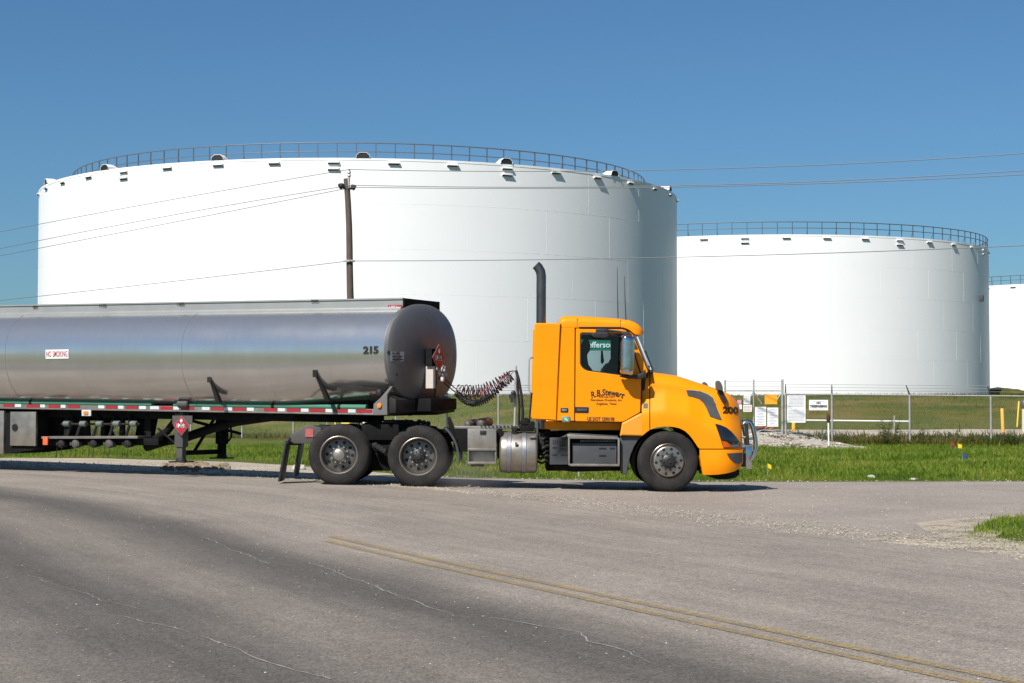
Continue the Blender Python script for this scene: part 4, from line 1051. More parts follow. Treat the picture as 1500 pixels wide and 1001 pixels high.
def arc_guard(name, cx, cy, r0, r1, a0, a1, Y0, Y1, m, n=14):
    mb = MB(); rings = []
    for i in range(n + 1):
        a = rad(a0 + (a1 - a0) * i / n)
        q = [W(cx + r * math.cos(a), cy - r * math.sin(a), YN) for r in (r0, r1)]
        rings.append([Vector((q[0].x, Y0, q[0].z)), Vector((q[1].x, Y0, q[1].z)), Vector((q[1].x, Y1, q[1].z)), Vector((q[0].x, Y1, q[0].z))])
    mb.loft(rings); return T(name, mb, m, bevel=.006)
arc_guard('mud_guard', 612.5, 671, 57, 60, 48, -8, 29.08, 29.68, M['grey'])
arc_guard('mud_guard', 612.5, 671, 57, 60, 48, -8, 30.76, 31.36, M['grey'])
mb = MB(); mb.pxpoly([(655, 612), (659, 610.5), (664, 622), (668, 640), (676, 655), (672, 657), (663, 641), (657, 626)], 29.3, 29.42); mb.px(650, 626, 664, 634, 29.4, 29.8); T('guard_bracket', mb, M['deepblack'], bevel=.006)
# fifth wheel
mb = MB(); mb.pxpoly([(530, 621), (548, 616), (600, 616), (606, 622), (600, 626), (532, 626)], 29.75, 30.7); mb.pxpoly([(548, 624), (585, 624), (595, 632), (540, 632)], 29.7, 30.75); T('fifth_wheel', mb, M['deepblack'], bevel=.012)
mb = MB()
for k in range(9): 
    x = 575 + k * 6.5; mb.lathe([(.03, -.04), (.045, 0), (.03, .04)], W(x, 618 + (k % 3) * 1.3, 29.7), (1, .3, .2), 8, caps=True)
mb.tube([W(560, 618, 29.65), W(590, 620, 29.6), W(620, 623, 29.6), W(640, 626, 29.6)], .016, 6)
T('air_fittings', mb, M['hub'])
# deck plate behind the cab
mb = MB(); mb.px(666, 624.5, 790, 628, 29.35, 31.1); T('deck_plate', mb, M['alu'], bevel=.006)
for q in ((728, 629, 736, 672, 29.15, 29.6), (664, 629, 686, 662, 29.3, 29.8)):
    mb = MB(); mb.px(*q); T('side_bracket', mb, M['deepblack'], bevel=.006)
# aluminium tool box with step
mb = MB(); mb.px(685, 628.5, 727, 657, 29.03, 29.6); mb.pxpoly([(685, 657), (727, 657), (727, 660.5), (685, 660.5)], 29.0, 29.6); mb.px(685, 661, 727, 676, 29.16, 29.6); mb.px(685, 676.5, 727, 680.2, 29.0, 29.6); mb.px(685, 660.5, 687, 676.5, 29.02, 29.6); mb.px(725, 660.5, 727, 676.5, 29.02, 29.6)
tb = T('tool_box', mb, M['alu'], bevel=.008)
mb = MB(); mb.px(703, 631, 712, 636.5, 29.012, 29.032); mb.px(705, 632.5, 710, 635, 29.0, 29.012); T('latch', mb, M['hub'], tb, bevel=.003)
mb = MB(); mb.px(690, 680.3, 709, 683.6, 29.1, 29.5); T('box_foot', mb, M['deepblack'], tb)
# fuel tank
ft = MB(); c0, c1 = W(731.5, 662.7, 29.36), W(787.5, 663.6, 29.36); Rf = .345; d = (c1 - c0); L = d.length
ft.lathe([(0, -.0), (Rf - .07, .0), (Rf - .025, .012), (Rf - .006, .03), (Rf, .05), (Rf, L - .05), (Rf - .006, L - .03), (Rf - .025, L - .012), (Rf - .07, L), (0, L)], c0, d, 56)
ftank = T('fuel_tank', ft, M['alu'])
for x0, x1 in ((742, 749), (764, 771)):
    mb = MB(); a = c0 + d * ((x0 - 731.5) / 56); w_ = d.length * (x1 - x0) / 56
    mb.lathe([(Rf + .002, 0), (Rf + .012, .008), (Rf + .012, w_ - .008), (Rf + .002, w_)], a, d, 56); T('strap', mb, M['strap'], ftank)
mb = MB(); mb.lathe([(.05, -.03), (.05, .05), (.06, .05), (.06, .085), (.02, .09), (0, .09)], W(754, 633, 29.25), (0, -.35, 1), 18); T('filler_cap', mb, M['hub'], ftank)
mb = MB(); mb.px(776, 638.5, 783.5, 641.5, 29.07, 29.12); mb.px(754, 648, 758, 652, 29.0, 29.03); T('tank_label', mb, M['strap'], ftank)
# air tanks and lumps on the deck
for px, py, r, L in ((684, 622, .075, .5), (703, 620.5, .085, .5)):
    mb = MB(); a = W(px, py, 29.7); mb.lathe([(0, -.02), (r * .7, 0), (r, .05), (r, L - .05), (r * .7, L), (0, L + .02)], a, (.35, 1, .05), 18); T('air_tank', mb, M['greymetal'])
mb = MB()
for k in range(14): mb.box(W(705 + k * 5.6, 624.3 + (k % 2) * .5, 29.33), (.03, .05, .02))
T('deck_bolts', mb, M['hub'])
mb = MB(); mb.lathe([(.03, -.06), (.085, -.03), (.09, .04), (.05, .08)], W(769, 620, 29.5), (.2, -1, .3), 14, caps=True); mb.lathe([(.03, -.06), (.07, -.03), (.075, .04), (.05, .08)], W(779, 624, 29.45), (.2, -1, .3), 14, caps=True); mb.box(W(772, 628, 29.4), (.25, .3, .1)); T('filter_pot', mb, M['deepblack'], bevel=.006)
# mess of hoses and brackets below the cab
mb = MB(); mb.px(786, 628, 806, 668, 29.55, 30.9); mb.px(800, 632, 912, 690, 29.62, 30.8); T('engine_block', mb, M['deepblack'], bevel=.02)
mb = MB()
for k in range(7):
    y = 634 + k * 7; mb.tube([W(787, y, 29.4), W(794 + 3 * math.sin(k * 2.1), y + 3, 29.32), W(800, y - 1, 29.36), W(807, y + 3 * math.cos(k), 29.45)], .022 + .01 * (k % 2), 7)
mb.box(W(793, 645, 29.35), (.09, .06, .22)); mb.box(W(799, 668, 29.4), (.08, .06, .1))
T('hose_bundle', mb, M['chassis'])
mb = MB(); mb.px(783.5, 617, 788.5, 640, 29.3, 29.5); T('cab_mount', mb, M['grey'], bevel=.006)

# ---- cab body
YCAB = 29.10
mb = MB()      # inner walls of the cab, dark, with the window opening
inner_hole = roundpoly([(849, 486), (909, 487), (923.5, 553), (907, 551), (857, 545), (848.5, 538)], [4, 3, 2, 3, 6, 5])
outl = [(819, 479), (917, 479), (926, 490), (941, 545), (940.5, 606), (913, 620), (816.5, 617)]
far_hole = [(863, 494), (902, 495.5), (901, 528), (893, 530), (884, 541), (866, 539.5), (860, 531), (857, 520), (861, 512)]
far_hole = roundpoly(far_hole, 3)
g = fill2d([[(W(a, b, YCAB).x, W(a, b, YCAB).z) for a, b in lp] for lp in (outl, inner_hole)], .05)
place(mb, g, (0, YCAB + .06, 0), EX, EZ, 0)
g2 = fill2d([[(W(a, b, YCAB).x, W(a, b, YCAB).z) for a, b in lp] for lp in (outl, inner_hole)], .05)
place(mb, g2, (0, 2 * YC - YCAB - .06, 0), EX, EZ, 0)
mb.px(818, 475, 822, 618, YCAB + .04, 2 * YC - YCAB - .04)            # back wall lining
mb.pxpoly([(818, 612), (940, 612), (945, 617), (818, 617)], YCAB + .04, 2 * YC - YCAB - .04)   # floor
mb.pxpoly([(822, 478), (925, 481), (928, 488), (822, 482)], YCAB + .05, 2 * YC - YCAB - .05)   # headliner
mb.pxpoly([(938, 548), (949, 548), (949, 640), (938, 640)], YCAB + .2, 2 * YC - YCAB - .2)      # firewall
T('cab_lining', mb, M['lining'], fix=True)
def orange_plate(name, polys, Y, thick=.035, bevel=.012, m='orange', parent=truck, both=True):
    mb = MB(); pxfill(mb, polys, Y, thick, bevel)
    o = T(name, mb, M[m], parent, angle=50)
    if both:
        mb2 = MB(); mb2.v = list(mb.v); mb2.f = list(mb.f); mb2.m = list(mb.m); mb2.mirror(YC); T(name, mb2, M[m], parent, angle=50)
    return o
door_out = roundpoly([(843.6, 481.4), (917.3, 482.6), (939.2, 553), (938.2, 604.3), (912.4, 618.6), (842.6, 617.6)], [2, 2, 2, 2, 2, 2])
win = roundpoly([(850, 487.6), (909.5, 489), (922.4, 552.3), (907, 549.6), (858, 543), (850, 536)], [4, 3, 1, 2, 6, 5])
orange_plate('cab_corner_panel', [roundpoly([(818.8, 479.8), (842.2, 480.2), (841.4, 617.2), (815.8, 616.6)], 1.2)], YCAB)
door = orange_plate('door', [door_out, win], YCAB, both=True)
orange_plate('windshield_pillar', [roundpoly([(919, 483.2), (926.5, 487.5), (950.3, 543.6), (941, 552.5)], 1.0)], YCAB + .005, bevel=.01)
# rubber seal and glass of the door windows
for far in (0, 1):
    mb = MB(); w2 = [(W(a, b, YCAB).x, W(a, b, YCAB).z) for a, b in win]
    ctr = (sum(p[0] for p in w2) / len(w2), sum(p[1] for p in w2) / len(w2)); small = [(p[0] * .965 + ctr[0] * .035, p[1] * .93 + ctr[1] * .07) for p in w2]
    place(mb, fill2d([w2, small], .02), (0, YCAB + .012, 0), EX, EZ); 
    if far: mb.mirror(YC)
    dr = door if not far else [o for o in truck.children if o.name.startswith('door')][-1]
    sl = T('window_seal', mb, M['black'], dr)
    mb = MB(); place(mb, fill2d([[(p[0] * 1.0, p[1]) for p in w2]], 0), (0, YCAB + .028, 0), EX, EZ)
    if far: mb.mirror(YC)
    T('window_glass', mb, M['glass'], dr)
far_door = [o for o in truck.children if o.name.startswith('door')][-1]
mb = MB(); frame_in = far_hole
g = fill2d([[(W(a, b, YCAB).x, W(a, b, YCAB).z) for a, b in lp] for lp in ([(848, 484), (924, 484), (930, 520), (932, 560), (848, 560)], [(858, 491), (905, 492.5), (905, 545), (858, 545)])], .03)
place(mb, g, (0, 2 * YC - YCAB - .12, 0), EX, EZ); T('door_trim', mb, M['lining'], far_door)
# door handles
mb = MB(); pxfill(mb, [roundpoly([(842.3, 596.3), (862.8, 596.6), (862.4, 605.6), (842, 605.2)], 1.6)], YCAB - .004, .012); hd = T('door_handle', mb, M['black'], door)
mb = MB(); mb.px(845, 599, 860, 602.8, YCAB - .018, YCAB - .006); T('grip', mb, M['grey'], hd, bevel=.004)
mb = MB(); pxfill(mb, [roundpoly([(821.2, 597.6), (832.6, 597.8), (832.4, 604.6), (821, 604.4)], 1.4)], YCAB - .006, .014); lt = T('locker_latch', mb, M['black'])
mb = MB(); mb.px(823, 599.3, 830.5, 602.8, YCAB - .02, YCAB - .012); T('grip', mb, M['strap'], lt, bevel=.003)
mb = MB(); mb.px(823.5, 610, 835, 618.6, YCAB - .02, YCAB + .01); fl = T('permit_plate', mb, M['strap'], bevel=.005)
mb = MB(); mb.px(825.6, 612, 832.8, 617, YCAB - .0225, YCAB - .0195); T('green_sticker', mb, M['green_sticker'], fl)
mb = MB(); p = [(826.5, 612.5), (828, 612.5), (832, 616.5), (830.5, 616.5)]; mb.pxpoly(p, YCAB - .025, YCAB - .022); T('mark', mb, M['white'], fl)
# skirt under the door
orange_plate('cab_skirt', [[(789, 617), (842, 617.5), (910.5, 618.8), (908, 630.5), (826, 630), (789, 628.5)]], YCAB + .26, m='orange')
# side fairings behind the cab (near and far), with grab handle
sf = orange_plate('side_fairing', [roundpoly([(783.2, 473.4), (822, 473.6), (815.2, 617), (779.6, 614.6)], [2.5, .5, .5, 1.5])], YCAB - .03, .05, .02)
mb = MB(); mb.tube([W(782, 524, 29.35), W(777, 524.5, 29.3), W(774.6, 528, 29.3), W(774.4, 570, 29.3), W(776.4, 575.5, 29.3), W(781, 577, 29.35)], .014, 8); T('grab_handle', mb, M['galv'])
mb = MB(); mb.px(814.6, 474, 818.2, 617, YCAB + .01, 2 * YC - YCAB - .01); T('cab_back_wall', mb, M['orange'], bevel=.01)
# roof: lofted cap with rounded edges, then the visor
def cap_section(px, top, bot, ys, crown=1.2, e=1.0):
    pts = []
    for k, (dy, dz) in enumerate(((0, 1.0), (0, .55), (.012, .36), (.045, .2), (.11, .085), (.22, .02), (.5, -.02))):
        p = W(px, top + (bot - top) * dz, ys); pts.append(Vector((p.x, ys + dy * e, p.z)))
    p = W(px, top - crown, ys); pts.append(Vector((p.x, YC, p.z)))
    return pts + [Vector((q.x, 2 * YC - q.y, q.z)) for q in reversed(pts[:-1])]
roof = MB()
roof.loft([cap_section(x, t, b_, YCAB + o) for x, t, b_, o in ((818.6, 472, 479.6, .03), (819.5, 468.5, 479.6, .01), (821.8, 464.5, 479.7, 0), (826, 462.2, 479.8, 0), (834, 461.6, 479.9, 0), (860, 462.6, 480.4, 0), (890, 464.4, 481, 0), (909, 466.0, 481.4, 0), (922, 468.6, 482, .01), (927, 475, 486, .03))], caps=True)
roof_ = T('roof', roof, M['orange'], angle=55)
vs = MB()
def vsec(px, top, bot, ys): return cap_section(px, top, bot, ys, crown=1.0)
vs.loft([vsec(x, t, b_, o) for x, t, b_, o in ((909.5, 467.0, 479.5, 29.075), (914, 467.2, 480, 29.065), (922, 467.8, 483.5, 29.065), (930, 470.4, 489.8, 29.07), (936, 474.0, 490.2, 29.09), (940, 478.6, 490, 29.14), (942.4, 482.8, 489.2, 29.22), (943, 485.5, 488.4, 29.32))], caps=True)
vz = T('sun_visor', vs, M['orange'], angle=50)
for y in (29.5, 29.9, 30.22, 30.54, 30.94):
    mb = MB(); a = W(937.5, 476.5, 29.1); mb.lathe([(.035, -.03), (.03, .01), (.0, .025)], (a.x - .01, y, a.z - .02), (.7, 0, .7), 12); T('marker_light', mb, M['amberclear'], vz)
mb = MB(); mb.px(848, 478.9, 915, 480.4, 29.085, 29.098); T('drip_rail', mb, M['black'])
for x, y0, y1, Y in ((845, 466.5, 479.5, YCAB - .002), (908.6, 468.5, 479, YCAB - .004)):
    mb = MB(); mb.px(x, y0, x + .7, y1, Y, Y + .03); T('panel_seam', mb, M['inkbrown'], roof_)
# windshield
mb = MB(); a, b_ = W(928.5, 490.5, YCAB), W(950.5, 544, YCAB)
def wsp(t, y, off=0): 
    q = a.lerp(b_, t); e = 1 - ((y - YC) / 1.1) ** 2; return Vector((q.x + .13 * e + off, y, q.z + .02 * e + off * .5))
ys_ = [29.13 + (2 * (YC - 29.13)) * k / 12 for k in range(13)]
rows = [[wsp(t, y) for y in ys_] for t in (0, .25, .5, .75, 1)]
mb.loft(rows, closed=False, caps=False); ws = T('windshield', mb, M['windshield'], fix=False)
mb = MB()
for e in (29.115, 2 * YC - 29.115): mb.tube([wsp(0, e), wsp(1, e)], .022, 8)
mb.tube([wsp(1, y, .005) for y in ys_], .02, 8); mb.tube([wsp(0, y, .005) for y in ys_], .02, 8); T('windshield_frame', mb, M['black'], ws)
mb = MB(); mb.tube([W(929.5, 491, 29.09), W(950.3, 541, 29.09)], .012, 6); T('pillar_trim', mb, M['strap'], ws)
mb = MB(); mb.tube([W(950, 544, 29.3), W(951.5, 536.5, 29.4), W(948, 541, 29.7)], .01, 6); mb.box(W(949, 543, 29.2), (.06, .08, .06)); mb.tube([wsp(1, 29.5, .03), wsp(.45, 30.1, .03)], .01, 6); T('wiper', mb, M['black'], ws)
# interior
def seat(yc):
    mb = MB(); mb.pxpoly([(851, 537), (852, 505), (856, 496), (862, 497), (865, 505), (865, 513), (862, 517), (860, 520), (862, 534), (870, 545), (893, 551), (893, 575), (848, 575)], yc - .25, yc + .25); return T('seat', mb, M['lining'], bevel=.05, seg=3)
seat(29.62); seat(30.82)
mb = MB(); mb.pxpoly([(884, 553), (889, 538), (896, 529), (935, 527.5), (946, 546), (946, 580), (884, 580)], 29.25, 31.2); T('dashboard', mb, M['lining'], bevel=.04, seg=3)
mb = MB(); c = W(889, 540, 30.8); ux, uy = Vector((0, 1, 0)), Vector((.45, 0, .89)).normalized()
mb.tube([c + ux * .23 * math.cos(k * math.pi / 12) + uy * .23 * math.sin(k * math.pi / 12) for k in range(25)], .017, 8); mb.tube([c, c + Vector((.3, 0, -.15))], .03, 8); mb.tube([c - ux * .22, c + ux * .22], .02, 6); T('steering_wheel', mb, M['lining'])
mb = MB(); mb.pxpoly([(880.5, 514), (883, 513.5), (885, 530), (882, 534), (880, 530)], 31.0, 31.06); T('grab_bar', mb, M['lining'])
# mirrors
def mirror_set():
    mb = MB(); pr = roundpoly([(909.5, 493), (914, 490.6), (927.5, 492.4), (929.6, 496.5), (929.2, 546), (926, 550), (910, 547.5), (907.8, 544)], 2.4)
    rings = []
    c2 = W(918.5, 520, 28.8)
    P2 = [W(a, b, 28.8) for a, b in pr]
    for s in (.05, .3, .5, .66, .8, .9, .96, 1.0, 1.0, .97):
        dy = -.085 * (1 - s ** 3.5) if len(rings) < 8 else (.05 if len(rings) == 8 else .07)
        rings.append([Vector((c2.x + (p.x - c2.x) * s, 28.82 + dy, c2.z + (p.z - c2.z) * (1 - .35 * (1 - s) ** 1.5))) for p in P2])
    mb.loft(rings); return mb
mh = T('side_mirror', mirror_set(), M['chrome'], angle=60)
mb = MB(); mb.pxpoly([(912, 485), (922, 487), (927, 491), (925, 493), (912, 491), (909, 488)], 28.92, 29.1); T('mirror_arm', mb, M['black'], mh, bevel=.015)
mb = MB(); mb.pxpoly([(908, 549), (925, 550.5), (940, 547), (946, 541), (946.5, 553), (938, 555.5), (918, 554.5), (908, 552)], 28.92, 29.05); T('mirror_arm', mb, M['black'], mh, bevel=.015)
mb = mirror_set(); mb.mirror(YC); T('side_mirror', mb, M['chrome'], angle=60)
mb = MB(); mb.pxpoly(roundpoly([(868, 488), (872, 486.5), (890, 487), (892.5, 490), (891, 494), (886, 495.6), (870, 494.6), (866.6, 492)], 1.5), 28.88, 29.09); mb.px(873, 481.5, 891, 488, 28.98, 29.09); T('look_down_mirror', mb, M['black'], bevel=.02)
mb = MB(); mb.tube([W(890, 484, 29.08), W(905, 485.5, 29.07), W(918, 487.5, 29.05)], .02, 6); T('mirror_cable', mb, M['black'])
# antennas and exhaust
for a, b_ in (((904.3, 391.5), (905.3, 466)), ((914.6, 405), (917, 470))):
    mb = MB(); mb.tube([W(*a, 29.3), W((a[0] + b_[0]) / 2 - .3, (a[1] + b_[1]) / 2, 29.3), W(*b_, 29.3)], [.004, .007, .011], 6); T('antenna', mb, M['black'])
mb = MB(); pa = [(792.6, 628), (792.6, 480), (792.8, 415), (792.9, 405), (791.8, 398), (788.6, 392), (785, 388.5)]; r = .084
mb.tube([W(a, b, 29.42) for a, b in pa], [r, r, r, r, r, r * .98, r * .96], 20, caps=False)
mb.tube([W(a, b, 29.42) for a, b in pa[-3:]], [r * .9, r * .9, r * .9], 20, 1); ex = T('exhaust_stack', mb, [M['exhaust'], M['hole']], fix=False)
mb = MB(); q = [W(a, b, 29.42) for a, b in pa]; mb.tube([q[0] + Vector((0, 0, 1.62)), q[0] + Vector((0, 0, 1.75))], r + .02, 20); T('exhaust_clamp', mb, M['galv'], ex)

# ---- hood
def lerp_tab(tab, x):
    if x <= tab[0][0]: return tab[0][1]
    for (a, u), (b, v) in zip(tab, tab[1:]):
        if x <= b: return u + (v - u) * (x - a) / (b - a)
    return tab[-1][1]
TOP = [(940, 543), (952, 544.2), (961, 546.5), (996, 552.2), (1026, 562), (1056, 571.8), (1068, 577.5), (1076, 584.5), (1082, 592), (1085.5, 606), (1087, 640), (1087.4, 657.5)]
BOT = [(908.5, 638.6), (940, 639), (946, 634), (953, 629), (963, 625.6), (975, 624.6), (987, 625.6), (996, 627.6), (1004, 632), (1010.5, 638), (1016, 645.5), (1021, 653), (1023.5, 657.4), (1087.4, 657.5)]
def tuck(px): return 0 if px < 1052 else .34 * ((px - 1052) / 35.5) ** 2.3
def ydepth(px, py):
    "depth of the near side of the hood at a picture point"
    t = lerp_tab(TOP, px); k = tuck(px)
    crest = lerp_tab([(940, 612), (975, 606), (1010, 615), (1030, 628), (1060, 640), (1088, 650)], px)
    y = 29.045 + k
    if py < crest: y += .16 * sstep(crest, crest - 38, py) + .0012 * max(0, crest - py)
    h = py - t
    if h < 16:
        u = max(0.0, 1 - h / 16); y += .17 * u * u + .30 * max(0, u - .6) ** 2
    return y
def hood_side(x0, x1, step):
    xs_ = []; x = x0
    while x < x1 - 1e-6: xs_.append(x); x += step if x < 1066 else step * .5
    xs_.append(x1); rings = []
    for px in xs_:
        t, b_ = lerp_tab(TOP, px), lerp_tab(BOT, px); pts = []
        fr_ = [1.0, .985, .93, .86, .78, .70, .62, .54, .46, .38, .30, .24, .19, .145, .105, .07, .045, .02, 0]
        for i, f in enumerate(fr_):
            py = t + (b_ - t) * f; Y = ydepth(px, py)
            pts.append(W(px, py, Y))
        lp = pts[-1]; pts.insert(0, pts[0] + Vector((0, .05, 0)))
        for s in (.15, .35, .65): pts.append(Vector((lp.x, lp.y + (YC - lp.y) * s, lp.z + .035 * s)))
        pts.append(Vector((lp.x, YC, lp.z + .03)))
        rings.append(pts + [Vector((q.x, 2 * YC - q.y, q.z)) for q in reversed(pts[:-1])])
    return rings
mb = MB(); mb.loft(hood_side(952.6, 1087.4, 3.0), closed=False, caps=False); hood = T('hood', mb, M['orange'], angle=60)
mb = MB(); mb.loft(hood_side(940.2, 951.2, 2.2), closed=False, caps=False); cowl = T('cowl', mb, M['orange'], angle=60)
mb = MB(); mb.pxpoly([(1072, 604), (1080, 610), (1081, 656), (1072, 656)], 29.7, 30.74); mb.pxpoly([(944, 560), (1060, 590), (1060, 640), (1000, 625), (960, 622), (944, 630)], 29.34, 31.1); T('engine_bay', mb, M['deepblack'])
# flare below the door, over the front of the step
fl_ = [(911.2, 620), (938.5, 605.5), (941.5, 606), (947.5, 618), (952, 628.6), (946, 633.6), (940, 639.4), (908, 639)]
mb = MB(); pxfill(mb, [roundpoly(fl_, 1.2)], 29.05, .06, .025); T('fender_flare', mb, M['orange_dusty'], angle=50)
mb = MB(); pxfill(mb, [roundpoly(fl_, 1.2)], 29.05, .06, .025); mb.mirror(YC); T('fender_flare', mb, M['orange_dusty'], angle=50)
def decal(polys, dy, m, name, parent, thick=.006, ydepth=ydepth):
    "flat pieces laid on the curved hood side, following its surface"
    bm = bmesh.new()
    for poly in polys:
        vs_ = [bm.verts.new((a, b, 0)) for a, b in poly]; bm.faces.new(vs_)
    for _ in range(2):
        bmesh.ops.triangulate(bm, faces=bm.faces[:]); bmesh.ops.subdivide_edges(bm, edges=[e for e in bm.edges if e.calc_length() > 3], cuts=1, use_grid_fill=False)
    bmesh.ops.triangulate(bm, faces=bm.faces[:])
    mb = MB(); bm.verts.index_update(); n = len(bm.verts)
    pts = [(v.co.x, v.co.y) for v in bm.verts]
    fr_ = [W(a, b, ydepth(a, b) - dy) for a, b in pts]; bk = [W(a, b, ydepth(a, b) - dy + thick) for a, b in pts]
    ff = [tuple(v.index for v in f.verts) for f in bm.faces]; bd = [tuple(v.index for v in e.verts) for e in bm.edges if len(e.link_faces) == 1]
    mb.add(fr_ + bk, ff + [tuple(i + n for i in reversed(f)) for f in ff] + [(a, b, b + n, a + n) for a, b in bd]); bm.free()
    return T(name, mb, M[m], parent, angle=40)
vent = [(1005.4, 572.2), (1015, 572.6), (1026, 574.2), (1037, 578.4), (1044, 583.4), (1047.8, 592.5), (1057.8, 615.8), (1051, 614.4), (1040, 610.2), (1034.5, 597.5), (1030, 589.6), (1024, 584.2), (1015, 581.5), (1007.4, 579.8)]
decal([vent], .012, 'grey', 'hood_vent', hood, .03)
decal([[(1005.0, 571.4), (1015, 571.7), (1026.3, 573.2), (1037.6, 577.5), (1044.8, 582.7), (1048.6, 592), (1047.8, 592.5), (1044, 583.4), (1037, 578.4), (1026, 574.2), (1015, 572.6), (1005.4, 572.2)]], .02, 'strap', 'vent_trim', hood, .03)
hl = decal([[(1047.4, 620.6), (1056, 622.8), (1064.5, 626.6), (1072, 632.8), (1079, 641), (1084.2, 648.8), (1084.8, 656), (1059.5, 656), (1055, 642)]], .012, 'lens', 'headlight', hood, .03)
decal([[(1057.4, 646.2), (1064, 647.2), (1071, 652.6), (1070, 655.4), (1060, 655.4)]], .018, 'amber', 'turn_signal', hl, .008)
decal([[(1071.4, 652.2), (1083.8, 650.6), (1084.3, 655), (1070.6, 655.2)]], .018, 'strap', 'reflector', hl, .008)
decal([[(942.4, 591), (949, 591), (949, 598), (942.4, 598)]], .008, 'grey', 'side_marker', cowl, .012)
# number on the hood
v, f = text2d('200', 1, bold=.03, thick=.004); w_ = max(p[0] for p in v) - min(p[0] for p in v); mb = MB()
pts = []
for x, y, z in v:
    px_ = 1070 + x / w_ * 23; py_ = 601.5 - y * 13.2 / .72 * .72 + (px_ - 1070) * .03
    pts.append(W(px_, py_, ydepth(px_, py_) - .012 + z))
mb.add(pts, f); T('number_lettering', mb, M['ink'], hood, fix=False)
# bumper
BT = [(1024.5, 658.8), (1087.8, 658.8)]
def bsec(px, top, bot, k):
    pts = []
    for f in (1, .9, .72, .5, .3, .12, .0):
        py = top + (bot - top) * f; pts.append(W(px, py, 29.04 + k + .02 * math.sin(f * 3.1) * -1 + (.05 * (f - .72) if f > .72 else 0)))
    pts.insert(0, pts[0] + Vector((0, .2, 0))); lp = pts[-1]; pts.append(Vector((lp.x, YC, lp.z)))
    return pts + [Vector((q.x, 2 * YC - q.y, q.z)) for q in reversed(pts[:-1])]
mb = MB(); mb.loft([bsec(x, 658.9, b_, tuck(x) * .8) for x, b_ in ((1024.8, 668), (1026.5, 678), (1028, 688), (1030, 695.8), (1040, 696), (1052, 695.4), (1062, 694), (1070, 692.4), (1077, 690.2), (1082, 687), (1086, 682), (1088.4, 677))], closed=False, caps=False)
fr0 = bsec(1088.4, 658.9, 677, tuck(1088.4) * .8); mb.add(fr0, [tuple(range(len(fr0)))])
bp_ = T('bumper', mb, M['orange'], angle=55)
decal([[(1064.7, 664.4), (1075, 664), (1087.6, 663.2), (1087.7, 677), (1083, 680.2), (1077.5, 678.6), (1069, 671.6)]], .034, 'grey', 'fog_recess', bp_, .05, ydepth=lambda a, b: 29.04 + tuck(a) * .8)
mb = MB(); rings = []
for x, a, b_ in ((1043, 698.6, 700), (1050, 697.0, 702.5), (1064, 695.4, 702.6), (1076, 692.6, 700.6), (1083, 690.4, 696)): 
    p, q = W(x, a - 2, 29.2 + tuck(x)), W(x, b_, 29.2 + tuck(x)); rings.append([p, q, Vector((q.x, 2 * YC - q.y, q.z)), Vector((p.x, 2 * YC - p.y, p.z))])
mb.loft(rings); T('valance', mb, M['deepblack'], bp_)
mb = MB(); mb.pxpoly([(1024, 656.5), (1086, 657), (1086, 660), (1024, 660)], 29.45, 31.0); T('bumper_gap', mb, M['deepblack'], bp_)
# wheel arch lining and mud guard in front of the step
lin = []
for i in range(19):
    a = rad(200 - 215 * i / 18); r = 49.5; q = W(978 + r * math.cos(a), 678 - r * math.sin(a) * 1.02, 29.1); lin.append([Vector((q.x, 29.08, q.z)), Vector((q.x, 29.7, q.z))])
mb = MB(); mb.loft(lin, closed=False, caps=False); n_ = len(mb.v); T('arch_liner', mb, M['deepblack'], fix=False)
mb = MB(); mb.loft(lin, closed=False, caps=False); mb.mirror(YC); T('arch_liner', mb, M['deepblack'], fix=False)
gp_ = [(908.8, 640), (940, 640.2), (935, 645), (929.5, 654), (924, 667), (920.5, 681), (918.5, 695.5), (909.5, 695)]
for far in (0, 1):
    mb = MB(); pxfill(mb, [gp_], 29.12, .05, .012)
    if far: mb.mirror(YC)
    T('splash_guard', mb, M['grey'], angle=50)
# steps and battery box
mb = MB(); mb.pxpoly([(831, 636.2), (905.8, 640.2), (905.8, 643.8), (833, 642.8), (831, 640)], 29.02, 29.5); mb.pxpoly([(834, 679.6), (906.8, 680), (906.8, 683.4), (835, 683.2)], 29.02, 29.5); mb.px(832.2, 641, 834.8, 682, 29.02, 29.5); mb.px(905, 642, 908, 683, 29.02, 29.5)
stp = T('step', mb, M['alu'], bevel=.008)
mb = MB(); mb.pxpoly([(833, 634.6), (905, 638.6), (905, 640), (833, 636)], 29.1, 29.5); mb.px(838, 649.5, 903, 679.4, 29.12, 29.4); stp2 = T('step_panel', mb, M['grey'], bevel=.006)
mb = MB()
for a, b_, c_ in ((877.5, 656, 888), (893.5, 656, 901), (877.5, 666.8, 888)): mb.px(a, b_, c_, b_ + 2.2, 29.114, 29.13)
mb.px(835, 643.5, 905, 649.4, 29.3, 29.42)
T('step_slots', mb, M['hole'], stp2)
mb = MB()
for k in range(24): mb.px(850 + k * 2.2, 645.4, 851.2 + k * 2.2, 647.6, 29.28, 29.3)
T('tread_teeth', mb, M['strap'], stp)
mb = MB(); mb.px(805.5, 641.6, 832, 680.8, 29.06, 29.5); mb.pxpoly([(822, 641), (831, 636.5), (832, 641.6)], 29.06, 29.3); bb = T('battery_box', mb, M['grey'], bevel=.01)
mb = MB()
for y in (645.4, 648.8):
    for k in range(7): mb.px(809.8 + k * 3.05, y, 811.4 + k * 3.05, y + 1.6, 29.053, 29.07)
for y in (655, 665.6):
    mb.px(809.5, y, 816, y + 1.9, 29.053, 29.07); mb.px(821.5, y, 831.5, y + 1.9, 29.053, 29.07)
T('box_slots', mb, M['hole'], bb)
mb = MB(); mb.pxpoly([(811, 681.4), (896, 684), (894, 690), (840, 691.6), (811, 688)], 29.16, 29.5); T('step_shield', mb, M['deepblack'], bevel=.01)
